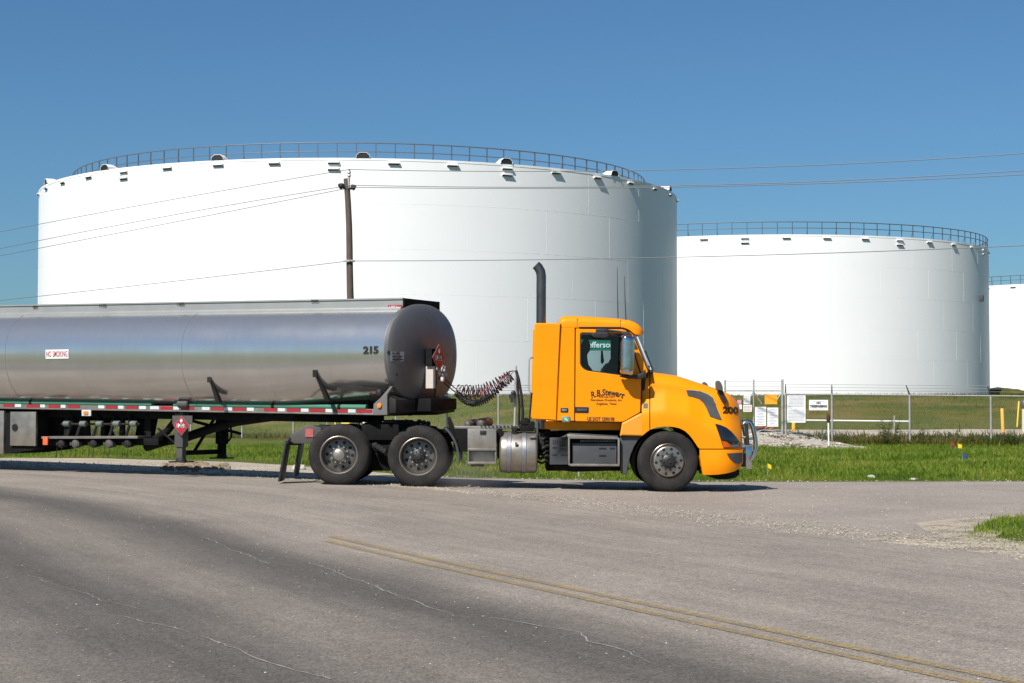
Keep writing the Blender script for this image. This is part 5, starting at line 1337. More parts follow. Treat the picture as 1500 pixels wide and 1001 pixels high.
# hood mirrors
for far in (0, 1):
    mb = MB(); mb.pxpoly(roundpoly([(1049.5, 559.5), (1052, 557.2), (1056, 560), (1058.6, 566), (1059.4, 572.4), (1050, 571.4)], 1.6), 29.1, 29.3)
    m2 = MB(); m2.pxpoly([(1050.5, 571.6), (1059, 572), (1063, 582), (1065, 590), (1061.5, 593), (1056, 583)], 29.17, 29.25)
    if far: mb.mirror(YC); m2.mirror(YC)
    h_ = T('hood_mirror', mb, M['greymetal'], hood, bevel=.02, seg=3); T('mirror_stalk', m2, M['black'], bevel=.01)
# grille guard
gg = MB()
for y in (29.62, 30.82):
    gg.tube([W(1092, 621, 29.4), W(1097.5, 617.8, 29.4), W(1102, 619, 29.4), W(1105.4, 626, 29.4), W(1109.2, 644, 29.4), W(1109.6, 658, 29.4), W(1106.5, 667, 29.4), W(1102.5, 674, 29.4)], .04, 12)
    n0 = len(gg.v)
    gg.v[-12 * 8:] = [(x, y + (yy - 29.4), z) for x, yy, z in gg.v[-12 * 8:]]
GGm = MB()
for y, x0 in ((29.62, 1100), (30.82, 1100)):
    a, b_ = W(1094.6, 654.5, 29.4), W(1104, 688, 29.4); GGm.box(((a.x + b_.x) / 2, y, (a.z + b_.z) / 2), (b_.x - a.x, .05, a.z - b_.z))
    c, d_ = W(1086, 650.6, 29.4), W(1104, 655, 29.4); GGm.box(((c.x + d_.x) / 2, y, (c.z + d_.z) / 2), (d_.x - c.x, .07, .05))
for py in (623, 643, 660): 
    q = W(1105 if py > 630 else 1100, py, 29.4); gg.cyl((q.x, 29.62, q.z), (q.x, 30.82, q.z), .028, 10)
guard = T('grille_guard', gg, M['chrome'], angle=50); T('guard_post', GGm, M['chrome'], guard, bevel=.012)
mb = MB(); mb.tube([W(1093, 621, 29.5), W(1094.5, 640, 29.5), W(1095.5, 652, 29.5)], .03, 8); mb.px(1087, 664, 1092, 684, 29.6, 30.8); T('guard_bracket', mb, M['black'], guard)

# ---- door lettering
mb = MB()
k = YCAB / F; v, f = text2d('R.B.Stewart', 9.2 * k / .72, bold=.022, shear=.25, thick=.003); w_ = max(p[0] for p in v) - min(p[0] for p in v); sc = 50.5 * k / w_; Rb = 62 * k
def bend(p):
    x, y, z = p[0] * sc, p[1], p[2]; a = x / Rb; return (math.sin(a) * (Rb + y), math.cos(a) * (Rb + y) - Rb, z)
place(mb, (v, f), W(889, 575.2, YCAB - .005), EX, EZ, 0, bend); T('name_lettering', mb, M['ink'], door, fix=False)
mb = MB()
for s, cy, h, w_, cx in (('979.345.7477', 581.2, 2.6, 23, 889), ('Petroleum Products, Inc.', 585.6, 3.0, 46, 888), ('Angleton, Texas', 591.0, 3.2, 30, 888)):
    pxtext(mb, s, cx, cy + .6, YCAB - .005, h, wpx=w_, shear=.2 if 'P' in s or 'A' in s else 0, bold=.01)
T('small_lettering', mb, M['inkbrown'], door, fix=False)
mb = MB(); pxtext(mb, 'US DOT 1290198', 880, 614.2, YCAB - .005, 5.0, wpx=40, bold=.05, tilt=-.012); T('permit_lettering', mb, M['inkbrown'], door, fix=False)

# ---- hose stand and coiled hoses (they hang from the tractor)
hs = MB(); hs.tube([W(753.5, 636, 29.6), W(754.6, 600, 29.6), W(755.4, 560, 29.6), W(756.2, 536, 29.6)], [.026, .022, .018, .014], 8); stand = T('hose_stand', hs, M['galv'])
mb = MB(); mb.box(W(749.5, 581, 29.55), (.09, .08, .07)); mb.box(W(750, 587, 29.55), (.06, .06, .07)); mb.lathe([(.03, -.05), (.045, .02), (.02, .06)], W(752, 577, 29.55), (0, 0, 1), 8, caps=True); T('gladhand_dummy', mb, M['black'], stand)
mb = MB()
mb.tube([W(756, 543, 29.58), W(760, 556, 29.55), W(764, 580, 29.5), W(766, 605, 29.5), W(764, 632, 29.5)], .024, 8); mb.tube([W(756, 544, 29.62), W(758, 565, 29.6), W(761, 595, 29.6), W(759.5, 632, 29.6)], .02, 8)
mb.tube([W(779, 575, 29.5), W(777, 600, 29.5), W(775, 622, 29.5)], .018, 6)
T('air_line', mb, M['hose_black'])
# coils: from the head of the trailer to the stand
HEADP = W(645, 549, 29.72)
def coil(path, r, turns, rad_, m, lead):
    P = [W(a, b, y) for a, b, y in path]; out = []
    def at(t):      # catmull-rom
        s = t * (len(P) - 1); i = min(int(s), len(P) - 2); u = s - i; p0 = P[max(i - 1, 0)]; p1 = P[i]; p2 = P[i + 1]; p3 = P[min(i + 2, len(P) - 1)]
        return .5 * ((2 * p1) + (p2 - p0) * u + (2 * p0 - 5 * p1 + 4 * p2 - p3) * u * u + (3 * p1 - p0 - 3 * p2 + p3) * u ** 3)
    pts = [Vector(W(*q)) for q in lead]; n = int(turns * 14)
    for i in range(n + 1):
        t = i / n; c = at(t); d = (at(min(1, t + .01)) - at(max(0, t - .01))).normalized(); s = d.cross(Vector((0, 1, 0))).normalized(); w = d.cross(s)
        a = 2 * math.pi * turns * t; rr = r * (1 - .25 * abs(2 * t - 1) ** 3) * (1 + .1 * math.sin(i * .31)); pts.append(c + s * rr * math.cos(a) + w * rr * math.sin(a))
    pts.append(W(754, 543, 29.6)); mb = MB(); mb.tube(pts, rad_, 6); return T('coiled_hose', mb, m)
coil([(672, 571, 29.72), (690, 574, 29.62), (706, 573, 29.6), (722, 567, 29.6), (738, 558, 29.6), (749, 550, 29.6)], .115, 17, .0085, M['hose_black'], [(644, 550, 29.75), (655, 560, 29.75), (668, 570, 29.74)])
coil([(674, 573, 29.78), (690, 578, 29.68), (706, 577, 29.66), (722, 570, 29.66), (738, 559, 29.66), (748, 551, 29.66)], .10, 15, .0075, M['hose_red'], [(647, 549, 29.78), (658, 560, 29.78), (670, 572, 29.78)])
coil([(669, 576, 29.68), (680, 586, 29.58), (693, 591, 29.55), (707, 588, 29.55), (722, 578, 29.55), (738, 562, 29.55)], .055, 26, .012, M['hose_black'], [(642, 553, 29.7), (655, 565, 29.7), (666, 574, 29.7)])
# ================================================================== TANKER TRAILER
PH = rad(26.4); A = Vector((math.cos(PH), -math.sin(PH), 0)); B = Vector((math.sin(PH), math.cos(PH), 0)); Q0 = Vector((-2.112, 28.70, 0))
def TP(s, lat, z): return Q0 - A * s + B * lat + EZ * z       # s metres back from the front seam, lat from the near side
def tpx(px, py, lat):
    r = ray(px, py); t = (Q0 + B * lat - CAM).dot(B) / r.dot(B); p = CAM + r * t; return -(p - Q0).dot(A), p.z
def hpx(px, py, s):                                             # point on the cross plane s = const
    r = ray(px, py); t = (Q0 - A * s - CAM).dot(A) / r.dot(A); p = CAM + r * t; return (p - Q0).dot(B), p.z
tr = thing('tank_trailer', tuple(TP(6, 1.2, .1)), 'silver aluminium tanker trailer numbered 215 coupled behind the orange truck', 'trailer')
def R_(name, mb, m, parent=tr, **k): return mb.build(name, m, parent, **k)
HW = 1.2; LEN = 13.6
s0, zt0 = tpx(590, 436.5, .57); s1, zt1 = tpx(0, 447.3, .57); KS = (zt1 - zt0) / (s1 - s0)     # the whole trailer climbs slightly towards its tail
zc0 = hpx(619, 518.0, 0)[1]; hh = abs(hpx(619, 447, 0)[1] - hpx(619, 589, 0)[1]) / 2
print('TRAILER', s1, KS, zc0, hh, zt0, zt1, tpx(545, 607.5, 0.02), tpx(0, 598, 0.02), tpx(545, 596, .02))
def sk(s): return KS * s
def low(s): return 1.05 + .21 * sstep(.1, 2.6, s) * (1 - sstep(LEN - 2.6, LEN - .1, s))      # the belly deepens behind the front head
def ell(a, w=1., s=0., e=2.25):
    c, s_ = math.cos(a), math.sin(a); return (HW - HW * w * abs(c) ** (2 / e) * (1 if c > 0 else -1), hh * w * abs(s_) ** (2 / e) * (1 if s_ > 0 else -low(s)))
NA = 72
def ring(s, w=1., o=0.): return [TP(s, ell(2 * math.pi * k / NA, w * (1 + o), s)[0], zc0 + sk(s) + ell(2 * math.pi * k / NA, w * (1 + o), s)[1]) for k in range(NA)]
mb = MB(); ss_ = [0, .02] + [x * .3 for x in range(1, 45)] + [LEN]
mb.loft([ring(s) for s in ss_], caps=False); barrel = R_('barrel', mb, M['barrel'], angle=50)
for hs_, m_, sg in ((0., M['head'], 1), (LEN, M['head'], -1)):
    mb = MB(); prof = [(1.012, -.035), (1.014, .03), (.995, .055), (.94, .09), (.82, .135), (.62, .175), (.38, .20), (.15, .212), (.01, .214)]
    mb.loft([ring(hs_ - sg * d, w) for w, d in prof], caps=False); R_('front_head' if sg > 0 else 'rear_head', mb, m_, angle=40)
def wband(px, name='weld_band', w=.025, o=.006):
    s, z = tpx(px, 516, 0.0); mb = MB(); mb.loft([ring(s - w), ring(s - w, o=o), ring(s + w, o=o), ring(s + w)], caps=False); R_(name, mb, M['barrel'])
for px in (7, 265): wband(px, w=.010, o=.007)
mb = MB(); mb.loft([ring(.0), ring(-.0, o=.012), ring(.045, o=.012), ring(.045)], caps=False); R_('head_flange', mb, M['alu'])
for px in (120, 390, 480): wband(px, 'seam_band', .006, .0012)
# spill rail box along the top
SL0, SL1 = .57, 1.83
zb0 = zc0 + hh - .14
mb = MB(); 
sf_ = tpx(590, 437, SL0)[0]
def sbox(mb, s0, s1, l0, l1, z0, z1, m=0):
    P = lambda s, l, z: TP(s, l, z + sk(s)); return mb.quadbox([P(s0, l0, z0), P(s0, l1, z0), P(s0, l1, z1), P(s0, l0, z1), P(s1, l0, z0), P(s1, l1, z0), P(s1, l1, z1), P(s1, l0, z1)], m)
ZT = zt0 - sk(s0)
sbox(mb, sf_, LEN - .3, SL0, SL1, zb0, ZT - .025); sbox(mb, sf_ - .008, LEN - .3, SL0 - .02, SL0 + .04, ZT - .025, ZT)
sbox(mb, sf_ - .008, LEN - .3, SL1 - .04, SL1 + .02, ZT - .025, ZT)
spill = R_('spill_rail', mb, M['spill'])
mb = MB(); sbox(mb, sf_ - .03, sf_ - .002, SL0, SL1, zb0 + .02, ZT - .005); fp = R_('rail_end_plate', mb, M['deepblack'], spill)
mb = MB(); sbox(mb, sf_, LEN - .3, SL0 - .075, SL0 + .0, zc0 + hh - .165, zc0 + hh - .07); R_('lower_flashing', mb, M['spill'], spill, bevel=.02)
def text_on(s, px, py, lat, hpx_, wpx, m, name, parent, bold=.01, lift=.004):
    sc, z = tpx(px, py, lat); k = (Q0 + B * lat - A * sc).y / F
    v, f = text2d(s, hpx_ * k / .72, bold=bold, thick=.003); w_ = max(p[0] for p in v) - min(p[0] for p in v); q = wpx * k / .93 / w_
    mb = MB(); place(mb, ([(x * q, y, zz) for x, y, zz in v], f), TP(sc, lat - lift, z), A, EZ); return R_(name, mb, m, parent, fix=False)
for t_, x, y in (('800', 51.5, 450), ('1100', 150, 448), ('1400', 264, 445.8), ('2900', 461, 441.3)): text_on(t_, x, y, SL0 - .02, 4.0, 12 if len(t_) > 3 else 8, M['ink'], 'capacity_lettering', spill, .015)
def plate_on(x0, y0, x1, y1, lat, m, name, parent, th=.008, lift=.0):
    a, za = tpx(x0, y1, lat); b, zb = tpx(x1, y0, lat); mb = MB(); P = [TP(a, lat - lift, za), TP(b, lat - lift, za), TP(b, lat - lift, zb), TP(a, lat - lift, zb)]
    mb.prism(P, -B * th); return R_(name, mb, m, parent)
lb = plate_on(568.5, 446.8, 589, 454.4, SL0 - .02, M['redbright'], 'maker_plate', spill, .006); text_on('LBT Inc', 578.7, 450.8, SL0 - .028, 4.4, 17.5, M['white'], 'lettering', lb, .006)
# NO SMOKING plate and number, laid on the curved barrel
def on_barrel(v, f, px, py, m, name, lift=.02, tilt=0):
    sc, z = tpx(px, py, .0); mb = MB(); pts = []
    for x, y, zz in v:
        s = sc - x; zr = z + y - (zc0 + sk(s)); q = min(.98, abs(zr) / hh); lat = HW - HW * (1 - q ** 2.25) ** (1 / 2.25); pts.append(TP(s, lat - lift - zz, z + y))
    mb.add(pts, f); return R_(name, mb, m, barrel, fix=False)
def grid_plate(w, h, n=6): 
    v = [(-w / 2, -h / 2 + h * i / n, 0) for i in range(n + 1)] + [(w / 2, -h / 2 + h * i / n, 0) for i in range(n + 1)]; return v, [(i, i + n + 1, i + n + 2, i + 1) for i in range(n)]
kk = TP(tpx(84, 519, 0)[0], 0, 0).y / F
v, f = grid_plate(34.5 * kk / .80, 13.2 * kk); ns = on_barrel(v, f, 84, 519, M['white'], 'warning_plate', .012)
v, f = text2d('NO SMOKING', 8.8 * kk / .72, bold=.004, space=1.08, thick=.002); w_ = max(p[0] for p in v) - min(p[0] for p in v); v = [(x * 31.5 * kk / .80 / w_, y, z) for x, y, z in v]; on_barrel(v, f, 84, 519.2, M['redbright'], 'warning_lettering', .018)
kk = TP(tpx(543, 513, 0)[0], 0, 0).y / F
v, f = text2d('215', 10.5 * kk / .72, bold=.045, thick=.002); w_ = max(p[0] for p in v) - min(p[0] for p in v); v = [(x * 20.5 * kk / .80 / w_, y, z) for x, y, z in v]; on_barrel(v, f, 543.5, 513.5, M['ink'], 'number_lettering', .014)
HEADP_ = [(.01, .214), (.15, .212), (.38, .20), (.62, .175), (.82, .135), (.94, .09), (.995, .055), (1.014, .03)]
# on the front head
def on_head(polys, m, name, lift=.012, parent=None, thick=.008):
    mb = MB()
    for poly in polys:
        P = []
        for a, b_ in poly:
            d = .12
            for _ in range(8):
                lat, z = hpx(a, b_, -d - lift)
                w = ((abs(lat - HW) / HW) ** 2.25 + (abs(z - zc0) / hh) ** 2.25) ** (1 / 2.25); d = .5 * d + .5 * lerp_tab(HEADP_, w)
            P.append(TP(-d - lift, lat, z))
        mb.prism(P, A * -thick)
    return R_(name, mb, m, parent or tr)
dp = on_head([[(573, 515), (592, 515.4), (592, 529.6), (573, 529)]], M['bluewhite'], 'data_plate', .012)
on_head([[(575 + 6 * (k % 3) * .9, 517 + 4.6 * (k // 3)), (579 + 6 * (k % 3) * .9, 517 + 4.6 * (k // 3)), (579 + 6 * (k % 3) * .9, 518.6 + 4.6 * (k // 3)), (575 + 6 * (k % 3) * .9, 518.6 + 4.6 * (k // 3))] for k in range(9) if k not in (2, 4)], M['ink'], 'print', .015, dp, .003)
dot = lambda x, y, r: [(x + r * math.cos(i * .785), y + r * 1.3 * math.sin(i * .785)) for i in range(8)]
on_head([dot(569.5, 516.5, 2.1)], M['black'], 'plug', .012); on_head([dot(581.5, 549, 1.3)], M['black'], 'plug', .012)
lat, z = hpx(664, 515, -.1); v, f = text2d('215', .17, bold=.012, thick=.002); mb = MB(); place(mb, ([(x * .55, y, zz) for x, y, zz in v], f), TP(-.085, lat, z), B, EZ); R_('head_number', mb, M['deepblack'], fix=False)
# placards
def placard(o, ux, s, parent):
    un = ux.cross(EZ); mb = MB(); dm = lambda r, d: [o + ux * r + un * d, o + EZ * r + un * d, o - ux * r + un * d, o - EZ * r + un * d]
    mb.prism(dm(s, 0), un * .006); p = R_('placard', mb, M['strap'], parent)
    mb = MB(); mb.prism(dm(s * .93, .0065), un * .003); R_('placard_face', mb, M['redbright'], p)
    mb = MB(); w, h = s * .52, s * .2
    mb.prism([o - ux * w - EZ * h + un * .01, o + ux * w - EZ * h + un * .01, o + ux * w + EZ * h + un * .01, o - ux * w + EZ * h + un * .01], un * .002)
    fl = [(0, .30), (.1, .34), (.16, .46), (.1, .58), (.03, .70), (0, .56), (-.05, .62), (-.13, .52), (-.15, .40)]; mb.prism([o + ux * (a * s) + EZ * (b * s) + un * .01 for a, b in fl], un * .002); R_('placard_mark', mb, M['white'], p)
    mb = MB(); place(mb, text2d('1203', s * .56, bold=.03, thick=.002), o + un * .0135, ux, EZ); place(mb, text2d('3', s * .3, bold=.004, thick=.002), o - EZ * s * .6 + un * .0105, ux, EZ); R_('placard_number', mb, M['ink'], p, fix=False)
    return p
lat, z = hpx(644, 524, -.42); o = TP(-.40, lat, z); placard(o, B, .235, tr)
mb = MB(); bb_ = [o - A * .03 - B * .2 + EZ * .1, o - A * .03 + B * .2 + EZ * .1]; mb.box(o - A * .10, (.12, .34, .30), (A, B, EZ)); R_('placard_holder', mb, M['deepblack'])
l0, z0 = hpx(634.5, 569, -.36); l1, z1 = hpx(640, 537, -.36)
mb = MB(); sboxv = [TP(-.36, l0, z0), TP(-.36, l0 + .08, z0), TP(-.36, l0 + .08, z1), TP(-.36, l0, z1)]; mb.prism(sboxv, -A * -.0 + A * -.16); hb = R_('hose_board', mb, mat('pale_dusty_panel', (.52, .47, .42), .6, 0, .1, 8))
mb = MB(); c = TP(-.30, l1 + .06, (z0 + z1) / 2 + .02)
r3 = random.Random(3)
for k in range(9):
    q = c + B * r3.uniform(-.06, .20) + EZ * r3.uniform(-.06, .16) + A * r3.uniform(.02, .14); mb.lathe([(.02, -.05), (.035, -.03), (.035, .03), (.02, .05)], q, Vector((r3.uniform(-1, 1), r3.uniform(-1, 1), r3.uniform(-1, 1))), 10, caps=True)
R_('gladhand', mb, M['galv'])
mb = MB(); mb.tube([TP(-.27, l1 + .1, z0 + .3), TP(-.30, l1 + .08, z0 + .1), TP(-.26, l1 + .05, z0 - .35)], .02, 6); R_('air_line', mb, M['black'])

# ---- chassis below the barrel (set in from the widest line of the barrel by INS)
INS = .45; Q0 = Q0 + B * INS
zr0 = tpx(545, 607.5, .02)[1]; zr1 = tpx(545, 596.5, .02)[1]
zrB = tpx(0, 598.2, .02)[1]; zrT = tpx(0, 589.5, .02)[1]; sr = tpx(0, 598, .02)[0]; sfr = tpx(547, 603, .02)[0]
kr = (zrB - zr0) / (sr - sfr)
def rz(s, f): return zr0 + kr * (s - sfr) + f * (zr1 - zr0)    # f: 0 = bottom of the side rail, 1 = top of the hose tube
def rbox(mb, s0, s1, l0, l1, f0, f1, m=0):
    P = lambda s, l, f: TP(s, l, rz(s, f)); return mb.quadbox([P(s0, l0, f0), P(s0, l1, f0), P(s0, l1, f1), P(s0, l0, f1), P(s1, l0, f0), P(s1, l1, f0), P(s1, l1, f1), P(s1, l0, f1)], m)
mb = MB(); rbox(mb, sfr, LEN - .4, .02, .07, .0, .72); rbox(mb, sfr, LEN - .4, 0.0, .10, -.06, .12); sr_ = R_('side_rail', mb, M['alu'], bevel=.004)
mb = MB(); rbox(mb, sfr, LEN - .4, 1.46, 1.51, .0, .72); R_('side_rail', mb, M['alu'], bevel=.004)
mb = MB(); 
for a, b_ in ((sfr + .15, sfr + 4.25), (sfr + 4.75, LEN - .5)): mb.tube([TP(a, .05, rz(a, .93)), TP(b_, .05, rz(b_, .93))], .05, 12)
ht = R_('hose_tube', mb, M['green_tube'])
mb = MB()
for px in (45, 265, 400, 497): s, z = tpx(px, 594, .02); mb.loft([[TP(s + d, .05 + (.056) * math.cos(k * .5236), rz(s, .93) + .056 * math.sin(k * .5236)) for k in range(12)] for d in (-.03, .03)], caps=False)
R_('tube_clamp', mb, M['deepblack'], ht)
mb = MB(); s, z = tpx(270, 592, .02); mb.lathe([(.055, -.12), (.075, -.1), (.075, .1), (.055, .12)], TP(s, .0, z), A, 14, caps=True); R_('tube_cap', mb, M['greymetal'], ht)
for x0, x1, c in ((5, 20, 'red'), (39, 58, 'red'), (71, 88, 'red'), (99, 117, 'red'), (155, 172, 'red'), (184, 202, 'red'), (235, 253, 'red'), (266, 284, 'red'), (309, 328, 'red'), (341, 360, 'red'), (387, 406, 'red'), (420, 440, 'red'), (453, 476, 'red'), (488, 509, 'red'), (522, 545, 'red'),
                  (22, 31, 'white'), (59, 66, 'white'), (89, 96, 'white'), (144, 153, 'white'), (173, 181, 'white'), (204, 214, 'white'), (220, 233, 'white'), (254, 265, 'white'), (296, 307, 'white'), (329, 340, 'white'), (362, 372, 'white'), (407, 418, 'white'), (441, 452, 'white'), (477, 487, 'white'), (510, 521, 'white')):
    a, b_ = tpx(x0, 603, .016)[0], tpx(x1, 603, .016)[0]; mb = MB(); rbox(mb, a, b_, -.008, -.0015, .22, .66) if False else rbox(mb, a, b_, .012, .0185, .22, .66); R_(c + '_reflective_tape', mb, M['red'] if c == 'red' else M['whitetape'], sr_)
# main beams, cross members and saddles
mb = MB()
for l in (.33, 1.07): rbox(mb, 1.0, LEN - .5, l, l + .1, -1.2, .3)
for s in np.arange(1.6, LEN - .6, 1.05): rbox(mb, s, s + .09, .07, 1.46, -.35, .1)
R_('main_beam', mb, M['deepblack'], bevel=.005)
mb = MB(); rbox(mb, .7, LEN - .6, .12, 1.40, -.25, 3.0); R_('sub_frame', mb, M['deepblack'])
mb = MB()
for s in (.35, 1.5, 2.7, 3.9, 5.2, 6.5, 7.8, 9.1, 10.6):
    for e in (0, 1):
        l0, l1 = (.1, .5) if not e else (1.45, 1.0); P = [TP(s, l0, rz(s, .2)), TP(s, l0, rz(s, .9)), TP(s, l0 + (l1 - l0) * .35, rz(s, 1.0) + .1), TP(s, l1, rz(s, .9)), TP(s, l1, rz(s, -.2))]; mb = MB(); mb.prism(P, -A * .06); R_('saddle', mb, M['deepblack'])
for px0, py0, px1, py1 in ((305, 558, 318, 590), (462, 550, 478, 588)):
    sA, zA = tpx(px0, py0, -.40); sB, zB = tpx(px1, py1, -.22); mb = MB()
    zr_ = zA - (zc0 + sk(sA)); q = min(.98, abs(zr_) / (hh * 1.26)); latA = HW - HW * (1 - q ** 2.25) ** (1 / 2.25) - INS
    mb.quadbox([TP(sA, latA - .02, zA), TP(sA - .05, latA - .02, zA), TP(sA - .05, latA + .05, zA), TP(sA, latA + .05, zA), TP(sB, -.26, zB), TP(sB - .08, -.26, zB), TP(sB - .08, -.16, zB), TP(sB, -.16, zB)])
    mb.box(TP(sA, latA - .015, zA + .03), (.09, .03, .12), (A, B, EZ)); R_('barrel_strut', mb, M['chassis'])
# front bolster / upper coupler
sb0, zb_ = tpx(545, 609, .05); zlow = tpx(600, 606, .05)[1]
mb = MB(); P = [TP(.26, -.34, rz(.3, -.15)), TP(-.12, -.34, zlow + .02), TP(-.12, -.34, zlow + .24), TP(.05, -.34, zlow + .30), TP(.20, -.34, zlow + .30), TP(.26, -.34, rz(.3, 1.0))]; mb.prism(P, B * 2.1)
sbA = R_('bolster', mb, M['chassis'], bevel=.015)
l0, z0 = hpx(631, 603, -.42); l1, z1 = hpx(674, 584, -.42)
mb = MB(); mb.quadbox([TP(s, l, z) for s, zz in ((-.42, 0), (-.1, 0)) for l, z in ((l0, z0), (l1 - .12, z0 + .03), (l1 - .12, z1), (l0, z1))]); R_('bumper_beam', mb, M['deepblack'], sbA, bevel=.02)
mb = MB(); gs = [tpx(a, b_, -.40) for a, b_ in ((546.5, 608.5), (567, 608), (567, 578), (575, 566), (572, 566), (556, 584), (547, 592))]; mb.prism([TP(s, -.40, z) for s, z in gs], B * .05); gu = R_('gusset', mb, mat('grey_gusset_paint', (.16, .15, .145), .5, 0, .12, 6, dirt=(.09, .08, .07), dirt_amt=.5), sbA, bevel=.01)
s_, z_ = tpx(556.5, 594.5, -.40); mb = MB(); mb.lathe([(.035, 0), (.045, .012), (.04, .03), (.0, .04)], TP(s_, -.402, z_), -B, 16); R_('marker_light', mb, M['amberclear'], gu)
s_, z_ = tpx(555, 575.5, -.40); mb = MB(); mb.lathe([(0, -.06), (.05, -.045), (.065, 0), (.05, .045), (0, .06)], TP(s_, -.38, z_), (0, 0, 1), 14); R_('side_lamp', mb, M['black'], sbA)
mb = MB(); mb.prism([TP(.1, .35, zlow - .035), TP(1.9, .35, zlow - .035), TP(1.9, 1.5, zlow - .035), TP(.1, 1.5, zlow - .035)], EZ * .03); mb.cyl(TP(.9, .75, zlow - .15), TP(.9, .75, zlow), .05, 14)
P = [TP(1.2, .4, zlow - .0), TP(3.3, .4, rz(3.3, -.4)), TP(3.3, .4, rz(3.3, .2)), TP(.6, .4, rz(.6, .2))]; mb.prism(P, B * 1.6); R_('upper_coupler', mb, M['deepblack'])
mb = MB(); a = tpx(380, 606, .1)[0]; b_ = tpx(432, 606, .1)[0]; P = [TP(a, .12, rz(a, -.1)), TP(b_, .12, rz(b_, -.1)), TP(b_ + .1, .12, rz(b_, -1.0)), TP(a, .12, rz(a, -1.0))]; mb.prism(P, B * .5); R_('hose_tray', mb, M['deepblack'], bevel=.01)
# landing gear
def leg(px, pyb, lat):
    s, z = tpx(px, pyb, lat); mb = MB(); zt = rz(s, -.1); zm = z + .28
    mb.box(TP(s, lat, (zt + zm) / 2 + .06), (.19, .17, zt - zm + .12), (A, B, EZ)); lg = R_('landing_leg', mb, M['greymetal'] if lat < 1 else M['deepblack'], bevel=.012)  # far leg coloured black, shade under the trailer put into its steel
    mb = MB(); mb.box(TP(s, lat, z + .2), (.13, .12, .36), (A, B, EZ)); R_('inner_leg', mb, M['greymetal'] if lat < 1 else M['deepblack'], lg, bevel=.01)
    mb = MB(); mb.box(TP(s, lat, z + .012), (.36, .30, .024), (A, B, EZ)); mb.lathe([(.11, 0), (.08, .06)], TP(s, lat, z + .02), (0, 0, 1), 12, caps=True); R_('foot', mb, M['chassis'], lg, bevel=.006)
    return s, z
sl, zl = leg(265.5, 677.5, .2); leg(325, 672, 1.55)
mb = MB(); mb.tube([TP(sl, .25, zl + .17), TP(sl + .12, 1.5, zl + .16)], .045, 8)
mb.tube([TP(sl - .05, .5, zl + .17), TP(sl - .05, 1.2, rz(sl, -.6))], .03, 8); mb.tube([TP(sl - .05, 1.45, zl + .17), TP(sl - .05, 1.2, rz(sl, -.6))], .03, 8)
a = tpx(356, 655, 1.9); 
mb.tube([TP(sl - .05, .3, rz(sl, -1.2)), TP(sl - .1, 1.9, zl + .5)], .03, 8); mb.tube([TP(*[tpx(268, 660, .3)[0], .3], tpx(268, 660, .3)[1]), TP(tpx(232, 628, .3)[0], .3, tpx(232, 628, .3)[1])], .022, 8)
R_('leg_brace', mb, M['deepblack'])
mb = MB(); q = [tpx(x, y, 1.9) for x, y in ((334, 622), (338, 624), (339, 640), (335, 646), (331, 645))]; mb.tube([TP(s, 1.9, z) for s, z in q], .02, 6); R_('crank_handle', mb, M['deepblack'])
# placard on its plate beside the leg
so, zo = tpx(265.5, 623.5, -.02); mb = MB(); a, za = tpx(252, 609, .0); b_, zb2 = tpx(281, 622, .0); mb.prism([TP(a, .01, za), TP(b_, .01, za), TP(b_, .01, zb2), TP(a, .01, zb2)], B * .012); R_('placard_holder', mb, M['greymetal'])
placard(TP(so, -.012, zo), A, .185, tr)
# discharge pipes
def dpx(pts, lat, r, m, name, n=10):
    mb = MB(); 
    q = [tpx(x, y, lat) for x, y in pts]; mb.tube([TP(s, lat, z) for s, z in q], r, n); return R_(name, mb, m)
dpx([(214, 655), (240, 647), (275, 640), (310, 628), (345, 618), (380, 613), (410, 609)], .55, .085, M['deepblack'], 'discharge_pipe', 14)
dpx([(228, 643), (245, 632), (256, 618)], .35, .07, M['deepblack'], 'discharge_pipe', 12)
mb = MB()
a, za = tpx(62, 641, .08); b_, zb2 = tpx(203, 640.5, .08)
mb.quadbox([TP(s, l, z) for s, zz in ((a, za), (b_, zb2)) for l, z in ((.05, zz - .025), (.5, zz - .025), (.5, zz + .02), (.05, zz + .02))]); man = R_('manifold_rail', mb, M['alu'], bevel=.004)
mb = MB(); a2, z2 = tpx(66, 641, .1); b2, z3 = tpx(226, 640, .1); mb.quadbox([TP(s, l, z) for s, zz in ((a2, z2), (b2, z3)) for l, z in ((.22, zz - .16), (.75, zz - .16), (.75, zz - .03), (.22, zz - .03))]); R_('manifold_body', mb, M['deepblack'], man, bevel=.01)
for i, px in enumerate((88, 109, 135, 158, 185)):
    s, z = tpx(px, 650.5, .06); mb = MB(); rr = .075 if i % 2 else .068
    mb.lathe([(rr * .8, .2), (rr, .1), (rr * 1.1, .06), (rr * 1.1, .02), (rr * .95, 0), (rr * .45, -.012), (0, -.014)], TP(s, .06, z), B, 18)
    for e in (-1, 1): mb.box(TP(s + e * rr * 1.25, .1, z), (.03, .08, .06), (A, B, EZ))
    ov = R_('outlet_valve', mb, M['greymetal'] if i % 2 else M['chassis'], man)
    mb = MB(); c = TP(s, .05, z - .06); 
    for e in (-.05, .06): mb.tube([c - A * e, c - A * (e + .01) - EZ * .10, c - A * (e + .03) - EZ * .2], .006, 5)
    R_('chain_strap', mb, M['black'], ov)
for px in (98, 122, 146, 171, 196):
    s, z = tpx(px, 621, .15); mb = MB(); mb.lathe([(.04, -.075), (.055, -.06), (.055, .06), (.04, .075)], TP(s, .15, z), A, 14, caps=True); R_('actuator', mb, mat('grey_green_actuator', (.15, .18, .16), .5, .3, .15, 10) if 'grey_green_actuator' not in bpy.data.materials else bpy.data.materials['grey_green_actuator'], man)
mb = MB()
